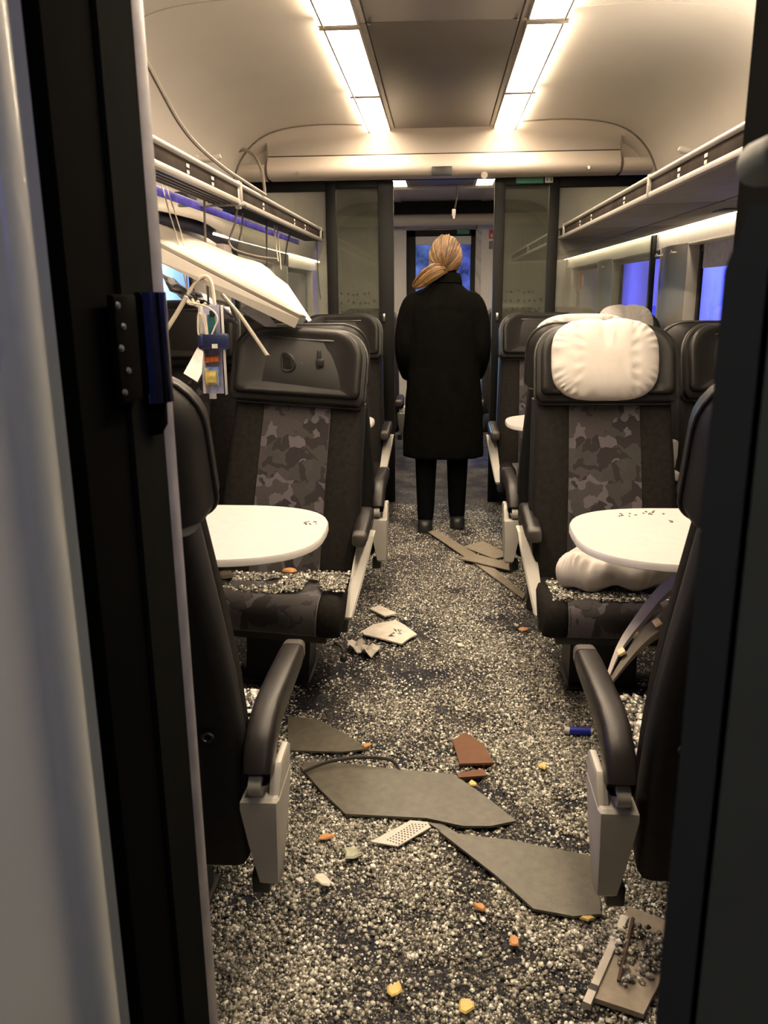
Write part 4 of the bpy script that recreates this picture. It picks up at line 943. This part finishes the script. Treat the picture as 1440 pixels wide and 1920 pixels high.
hbox('motor_board', 383, 688, 412, 725, 2.688, .01, BLUEP)
b = MB(); a = hp(403, 707); b.tube([a+Vector((-.018, -.02, 0)), a+Vector((.014, -.02, 0))], .024, 18); b.build('motor_coil', BRASS, t)
b = MB(); b.tube([a+Vector((-.019, -.02, 0)), a+Vector((-.016, -.02, 0))], .029, 18); b.build('motor_flange', BRASS, t)
for k, (u, v) in enumerate(((386, 693), (391, 700), (388, 709), (394, 715), (386, 718))):
    b = MB(); q = hp(u, v, 2.686); b.tube([q, q+Vector((0, -.010, 0))], .005, 8); b.build('capacitor', BLACK if k % 2 else WSIGN, t)
hbox('end_lug', 392, 738, 406, 748, 2.70, .004, ALU)
for pts in (((387, 640), (382, 600), (372, 588), (371, 620), (373, 628)), ((388, 638), (387, 610), (380, 586)), ((392, 640), (402, 615), (408, 598), (400, 583), (382, 573), (360, 568), (352, 560)), ((391, 638), (386, 605), (383, 588))):
    b = MB(); b.tube(smooth([hp(u, v, 2.66) for u, v in pts], 5), .0028, 6); b.build('lead_wire', CABLEW, t)
# white triangular flap
b = MB(); b.plate([un(372, 648, y=2.66), un(381, 660, y=2.66), un(378, 700, y=2.62), un(370, 716, y=2.60), un(344, 700, y=2.60)], .004, Vector((0, -1, .1)).normalized()); tag(b.build('plastic_flap', mat('pale_lilac_flap', (.62, .56, .56), .5)), 'pale triangular plastic flap left of the hanging channel', 'flap')
# cables, rods, gaskets
def cable(label, pts, rad, m, name='hanging_cable', cat='cable', n=5):
    b = MB(); b.tube(smooth(pts, n), rad, 6); return tag(b.build(name, m), label, cat)
def ypts(l, y, hang=True):
    if hang and l[0][1] < 480:
        q = un(l[0][0], l[0][1], z=1.748); y = min(q.y, 5.5)
    return [un(u, v, y=y) for u, v in l]
cable('long grey seal strip drooping from the left ceiling to the rack', [un(268, 104, y=2.35), un(300, 165, y=2.55), un(335, 228, y=2.8), un(370, 272, y=3.05), un(420, 315, y=3.25), un(465, 345, y=3.5), un(498, 366, y=3.7)], .007, GASKET, 'drooping_seal')
cable('short grey seal looping in front of the left bulkhead corner', [un(447, 283, y=5.10), un(460, 281, y=5.10), un(478, 293, y=5.10), un(490, 318, y=5.10), un(495, 345, y=5.10), un(497, 366, y=5.10)], .010, GASKET, 'drooping_seal')
cable('dark-to-white rod hanging straight from the rack bracket', ypts([(383, 366), (384, 420), (388, 500), (391, 572)], 2.75), .0045, GASKET, 'hanging_rod', 'rod', 3)
cable('grey cable loop hanging from the rack beyond the bracket', ypts([(446, 382), (440, 420), (430, 448), (432, 460), (445, 470), (480, 480), (520, 486)], 3.3), .004, GASKET)
cable('second strand of the cable loop behind the bracket', ypts([(456, 395), (453, 430), (448, 452)], 3.4), .004, GASKET)
cable('dark cable hanging mid-rack to the fallen panel', ypts([(500, 410), (500, 450), (501, 500)], 3.5), .0045, CABLED)
cable('thin pale wire pair, left strand by the doorpost', ypts([(303, 345), (318, 400), (333, 450), (342, 500), (350, 540)], 2.5), .0022, CABLEW)
cable('thin pale wire pair, right strand by the doorpost', ypts([(311, 348), (330, 405), (345, 460), (350, 520), (352, 555)], 2.52), .0022, CABLEW)
cable('thin white wire left of the pair under the far rack end', ypts([(514, 418), (517, 455), (522, 490)], 3.6), .003, CABLEW)
cable('thin white wire right of the pair under the far rack end', ypts([(519, 420), (523, 460), (527, 505)], 3.6), .003, CABLEW)
cable('thin dark wire under the far end of the left rack', ypts([(545, 432), (538, 460), (534, 495)], 4.0), .004, CABLED)
cable('hair-thin wire beside the glass at the far rack end', ypts([(594, 452), (597, 520), (601, 560)], 4.6), .003, CABLED)
cable('tan looped hose arching above the hanging channel', ypts([(352, 552), (368, 528), (385, 518), (396, 530), (402, 565), (403, 585)], 2.72), .006, CABLEW)
cable('tan rod slanting down left behind the doorpost', ypts([(350, 556), (330, 590), (308, 625)], 2.6), .007, CABLEW, 'slanting_rod', 'rod', 2)
b = MB(); R1, R2 = un(418, 553, y=2.75), un(502, 668, y=2.62); b.tube([R1, R1*.6+R2*.4+Vector((0, 0, .01)), R2], .010, 8, (1, .6)); tag(b.build('fallen_strip', mat('olive_strip', (.13, .115, .085), .45)), 'olive metal strip slanting in front of the left headrest', 'strip')
for k, (u, v) in enumerate(((355, 562), (368, 566), (378, 570))):
    cable(['nearest', 'middle', 'farthest'][k]+' pale cable coil under the silver foil', ypts([(u-8, v-6), (u-2, v+6), (u+10, v+8), (u+18, v+2)], 2.68+.02*k), .005, CABLEW, 'cable_coil')
# connector hanging in the partition doorway
t = tag(empty('hanging_connector', un(857, 356, y=5.5)), 'small white connector dangling on a black wire in the doorway', 'connector'); o0 = t.location
b = MB(); b.tube([Vector((0, 0, .02)), un(857, 370, y=5.5)-o0, un(853, 390, y=5.5)-o0], .006, 6); b.build('wire', CABLED, t)
b = MB(); q = un(851, 398, y=5.5)-o0; b.box(q, (.024, .02, .04), .005); b.box(q+Vector((0, 0, -.028)), (.014, .014, .02), .003); b.build('plug', CREAM, t)

# ================================================================== PERSON
def skin_obj(name, nodes, edges, m, parent, sub=2):
    me = bpy.data.meshes.new(name); me.from_pydata([n[0] for n in nodes], edges, []); me.materials.append(m)
    o = link(name, me, parent); sk = o.modifiers.new('skin', 'SKIN')
    for i, n in enumerate(nodes):
        r = n[1]; me.skin_vertices[0].data[i].radius = (r, r) if not isinstance(r, tuple) else r
    me.skin_vertices[0].data[0].use_root = True
    sk.use_smooth_shade = True; ss = o.modifiers.new('sub', 'SUBSURF'); ss.levels = sub; ss.render_levels = sub; return o
pe = empty('person', (.015, 4.95, 0)); tag(pe, 'person in a black coat with a blonde ponytail walking away down the aisle', 'person')
nodes = [((0, 0, .92), .13), ((0, 0, 1.08), .12), ((0, 0, 1.25), .13), ((0, .0, 1.38), .10), ((.005, .0, 1.47), .055), ((.01, .015, 1.55), .062), ((.012, .02, 1.61), .08)]
edges = [(0, 1), (1, 2), (2, 3), (3, 4), (4, 5), (5, 6)]
for s in (-1, 1):
    i = len(nodes)
    nodes += [((s*.085, 0, .86), .095), ((s*.095, -.01 if s < 0 else .02, .50), .074), ((s*.095, -.06 if s < 0 else .03, .10), .055), ((s*.10, -.07 if s < 0 else .02, .05), .045), ((s*.105, .06 if s < 0 else .16, .032), .03)]
    edges += [(0, i), (i, i+1), (i+1, i+2), (i+2, i+3), (i+3, i+4)]
    j = len(nodes)
    nodes += [((s*.165, 0, 1.365), .058), ((s*.225, -.01, 1.10), .043), ((s*.20, .14, .93), .032), ((s*.19, .18, .90), .026)]
    edges += [(3, j), (j, j+1), (j+1, j+2), (j+2, j+3)]
body = skin_obj('body', nodes, edges, TROUS, pe)
for s in (-1, 1):
    hn = [((s*.19, .175, .905), .028), ((s*.185, .225, .88), .030)]; he = [(0, 1)]
    for k, (dx, L_) in enumerate(((-.026, .066), (-.009, .076), (.009, .072), (.026, .058))):
        i = len(hn); bx_, by_, bz_ = s*.185+dx, .245, .872
        hn += [((bx_, by_, bz_), .0095), ((bx_, by_+L_*.5, bz_-.014), .0088), ((bx_, by_+L_*.8, bz_-.045), .008)]; he += [(1, i), (i, i+1), (i+1, i+2)]
    i = len(hn); hn += [((s*.185-s*.036, .205, .875), .011), ((s*.185-s*.052, .235, .866), .0095)]; he += [(0, i), (i, i+1)]
    skin_obj('hand', hn, he, SKIN, pe, 2)
    b = MB(); ff = (.0 if s < 0 else .095)
    b.ringloft(rrect(.045, .125, .042, 6), [(.6, .0), (1, .008), (1, .05), (.85, .075), (.5, .085)], lambda a, c, d: (s*.10+a, ff-.02+c, d)); b.build('shoe', BLACK, pe, 60)
# head with face
b = MB(); rings = []
for k in range(17):
    th = -pi/2+pi*k/16; z = math.sin(th); rr = math.cos(th)
    ring = []
    for j in range(24):
        a = 2*pi*j/24; x, y = rr*math.cos(a)*.076, rr*math.sin(a)*.098
        jaw = 1-.28*max(0, -z)**1.2
        y2 = y*(1-.12*max(0, -z))+(.018*math.exp(-((z+.12)/.16)**2)*math.exp(-(math.cos(a)/.16)**2) if math.sin(a) > 0 else 0)
        ring.append((.012+x*jaw, .022+y2, 1.592+z*.118))
    rings.append(ring)
b.loft(rings); b.build('head', SKIN, pe, 80)
for s in (-1, 1):
    b = MB(); b.ringloft([(math.cos(2*pi*i/12)*.015, math.sin(2*pi*i/12)*.028) for i in range(12)], [(.5, -.008), (1, 0), (.9, .006), (.5, .003)], lambda a, c, d: (.012+s*(.074+d), .015+a, 1.585+c)); b.build('ear', SKIN, pe, 60)
    b = MB(); b.tube([(.012+s*.030-.008, .108, 1.60), (.012+s*.030+.008, .108, 1.60)], [.008, .008], 8); b.build('eye', INK, pe)
b = MB(); b.tube([(-.010, .098, 1.535), (.012, .102, 1.533), (.034, .098, 1.535)], [.003, .006, .003], 8); b.build('mouth', mat('lips', (.45, .18, .15), .5), pe)
# hair : cap of combed strands gathered to a low ponytail
b = MB(); rings = []
tie = Vector((.0, -.080, 1.535))
for k in range(15):
    th = -.36*pi+.86*pi*k/14; z = math.sin(th); rr = math.cos(th); ring = []
    for j in range(72):
        a = 2*pi*j/72; front = max(0, math.sin(a))
        R = 1.0+.03*math.sin(j*5.3+k*.25)+.018*math.sin(j*11.1+k*.4)
        y = rr*math.sin(a)*.112*R; x = rr*math.cos(a)*.092*R; zz = 1.606+z*.121*(1.0)
        if z < .1 and front > .25: y = min(y, .055); 
        p = Vector((.012+x, .012+y, zz))
        if z < -.2 and front < .3: p = p.lerp(tie, min(.75, (-z-.2)*.9))
        ring.append(p)
    rings.append(ring)
b.loft(rings); b.build('hair', HAIR, pe, 80)
pc = smooth([tie+Vector((.02, .01, .005)), tie+Vector((-.012, -.018, -.002)), tie+Vector((-.05, -.020, -.012)), tie+Vector((-.095, -.012, -.038)), tie+Vector((-.14, .004, -.068)), tie+Vector((-.175, .018, -.088))], 4)
b = MB(); rings = []
for i, p in enumerate(pc):
    t_ = i/(len(pc)-1); R = interp([(0, .020), (.15, .026), (.4, .042), (.65, .042), (.85, .028), (1, .006)], t_)
    ring = []
    for j in range(40):
        a = 2*pi*j/40; q = R*(1+.10*math.sin(j*3.9+i*.25)); ring.append(p+Vector((-.35*math.sin(a)*q*.6, math.cos(a)*q*.55, math.sin(a)*q)))
    rings.append(ring)
b.loft(rings); b.build('ponytail', PONY, pe, 80)
m_, n_, p_ = nt('hair_strands'); g_ = n_.nodes.new('ShaderNodeNewGeometry'); c_ = n_.nodes.new('ShaderNodeValToRGB')
c_.color_ramp.elements[0].color = (.032, .014, .005, 1); c_.color_ramp.elements[1].color = (.23, .125, .045, 1)
n_.links.new(g_.outputs['Random Per Island'], c_.inputs[0]); n_.links.new(c_.outputs[0], p_.inputs['Base Color']); p_.inputs['Roughness'].default_value = .4
b = MB(); rs = random.Random(3)
for k in range(150):
    a0 = pi+pi*rs.random(); el = rs.uniform(.05, 1.35)
    if rs.random() < .25: a0 = rs.choice((-.12, pi+.12)); el = rs.uniform(-.3, .5)
    P0 = Vector((math.cos(el)*math.cos(a0), math.cos(el)*math.sin(a0), math.sin(el))); T0 = Vector(((tie.x-.012)/.092, (tie.y-.012)/.112, (tie.z-1.606)/.121)).normalized()
    pts = []
    for t_ in (0, .2, .4, .6, .8, .95):
        q = P0.lerp(T0, t_); q.normalize(); w_ = 1.035+.012*math.sin(k+t_*3)
        pts.append(Vector((.012+q.x*.092*w_, .012+q.y*.112*w_, 1.606+q.z*.121*w_)))
    b.tube(pts, [.0015, .0028, .003, .003, .0028, .002], 5)
o = b.build('hair_strands', m_, pe, 80); o['kind'] = 'stuff'
b = MB()
for k in range(70):
    a = 2*pi*rs.random(); rr = .55+.5*rs.random(); pts = []
    for i in range(0, len(pc), 2):
        t_ = i/(len(pc)-1); R_ = interp([(0, .020), (.15, .026), (.4, .042), (.65, .042), (.85, .028), (1, .006)], t_)*rr*1.04; aa = a+.5*t_
        pts.append(pc[i]+Vector((-.2*math.sin(aa)*R_, math.cos(aa)*R_*.58, math.sin(aa)*R_)))
    b.tube(pts, .0032, 5)
o = b.build('ponytail_strands', m_, pe, 80); o['kind'] = 'stuff'
b = MB(); b.tube([tie+Vector((.006, 0, -.016)), tie+Vector((.004, -.022, 0)), tie+Vector((.006, 0, .016))], .007, 8); b.build('hair_tie', INK, pe)
# coat
b = MB(); secs = [(.46, .245, .175), (.60, .24, .17), (.80, .225, .16), (1.0, .205, .145), (1.14, .205, .14), (1.26, .207, .132), (1.34, .200, .118), (1.39, .175, .105), (1.43, .125, .09), (1.462, .088, .078), (1.50, .074, .07), (1.525, .070, .066)]
rings = []
for z, hx, hy in secs:
    ring = []
    for j in range(40):
        a = 2*pi*j/40; c, s = math.cos(a), math.sin(a); wob = 1+.02*math.sin(j*1.9+z*9)*(1 if z < 1.1 else .4)
        ring.append((.008+hx*math.copysign(abs(c)**.85, c)*wob, hy*math.copysign(abs(s)**.9, s)*wob, z))
    rings.append(ring)
b.loft(rings)
for s in (-1, 1):
    b.tube(smooth([(s*.13, 0, 1.375), (s*.175, -.005, 1.34), (s*.208, -.01, 1.24), (s*.222, -.015, 1.10), (s*.215, .06, 1.0), (s*.20, .15, .93)], 4), [.05, .058, .062, .064, .065, .065, .065, .064, .063, .062, .062, .062, .06, .06, .058, .057, .056, .055, .054, .053, .052], 16)
co = b.build('coat', COATM, pe, 60)
rm = co.modifiers.new('fuse', 'REMESH'); rm.mode = 'VOXEL'; rm.voxel_size = .011; rm.use_smooth_shade = True
sm = co.modifiers.new('soft', 'SMOOTH'); sm.iterations = 4; sm.factor = .5
b = MB(); rings = []
for z, r_ in ((1.455, .098), (1.485, .094), (1.51, .086), (1.512, .078), (1.48, .08)):
    rings.append([(.012+r_*math.cos(2*pi*j/24), .005+r_*.92*math.sin(2*pi*j/24), z+.012*math.sin(2*pi*j/24+pi)) for j in range(24)])
b.loft(rings, False, False); b.build('collar', COATM, pe, 60)
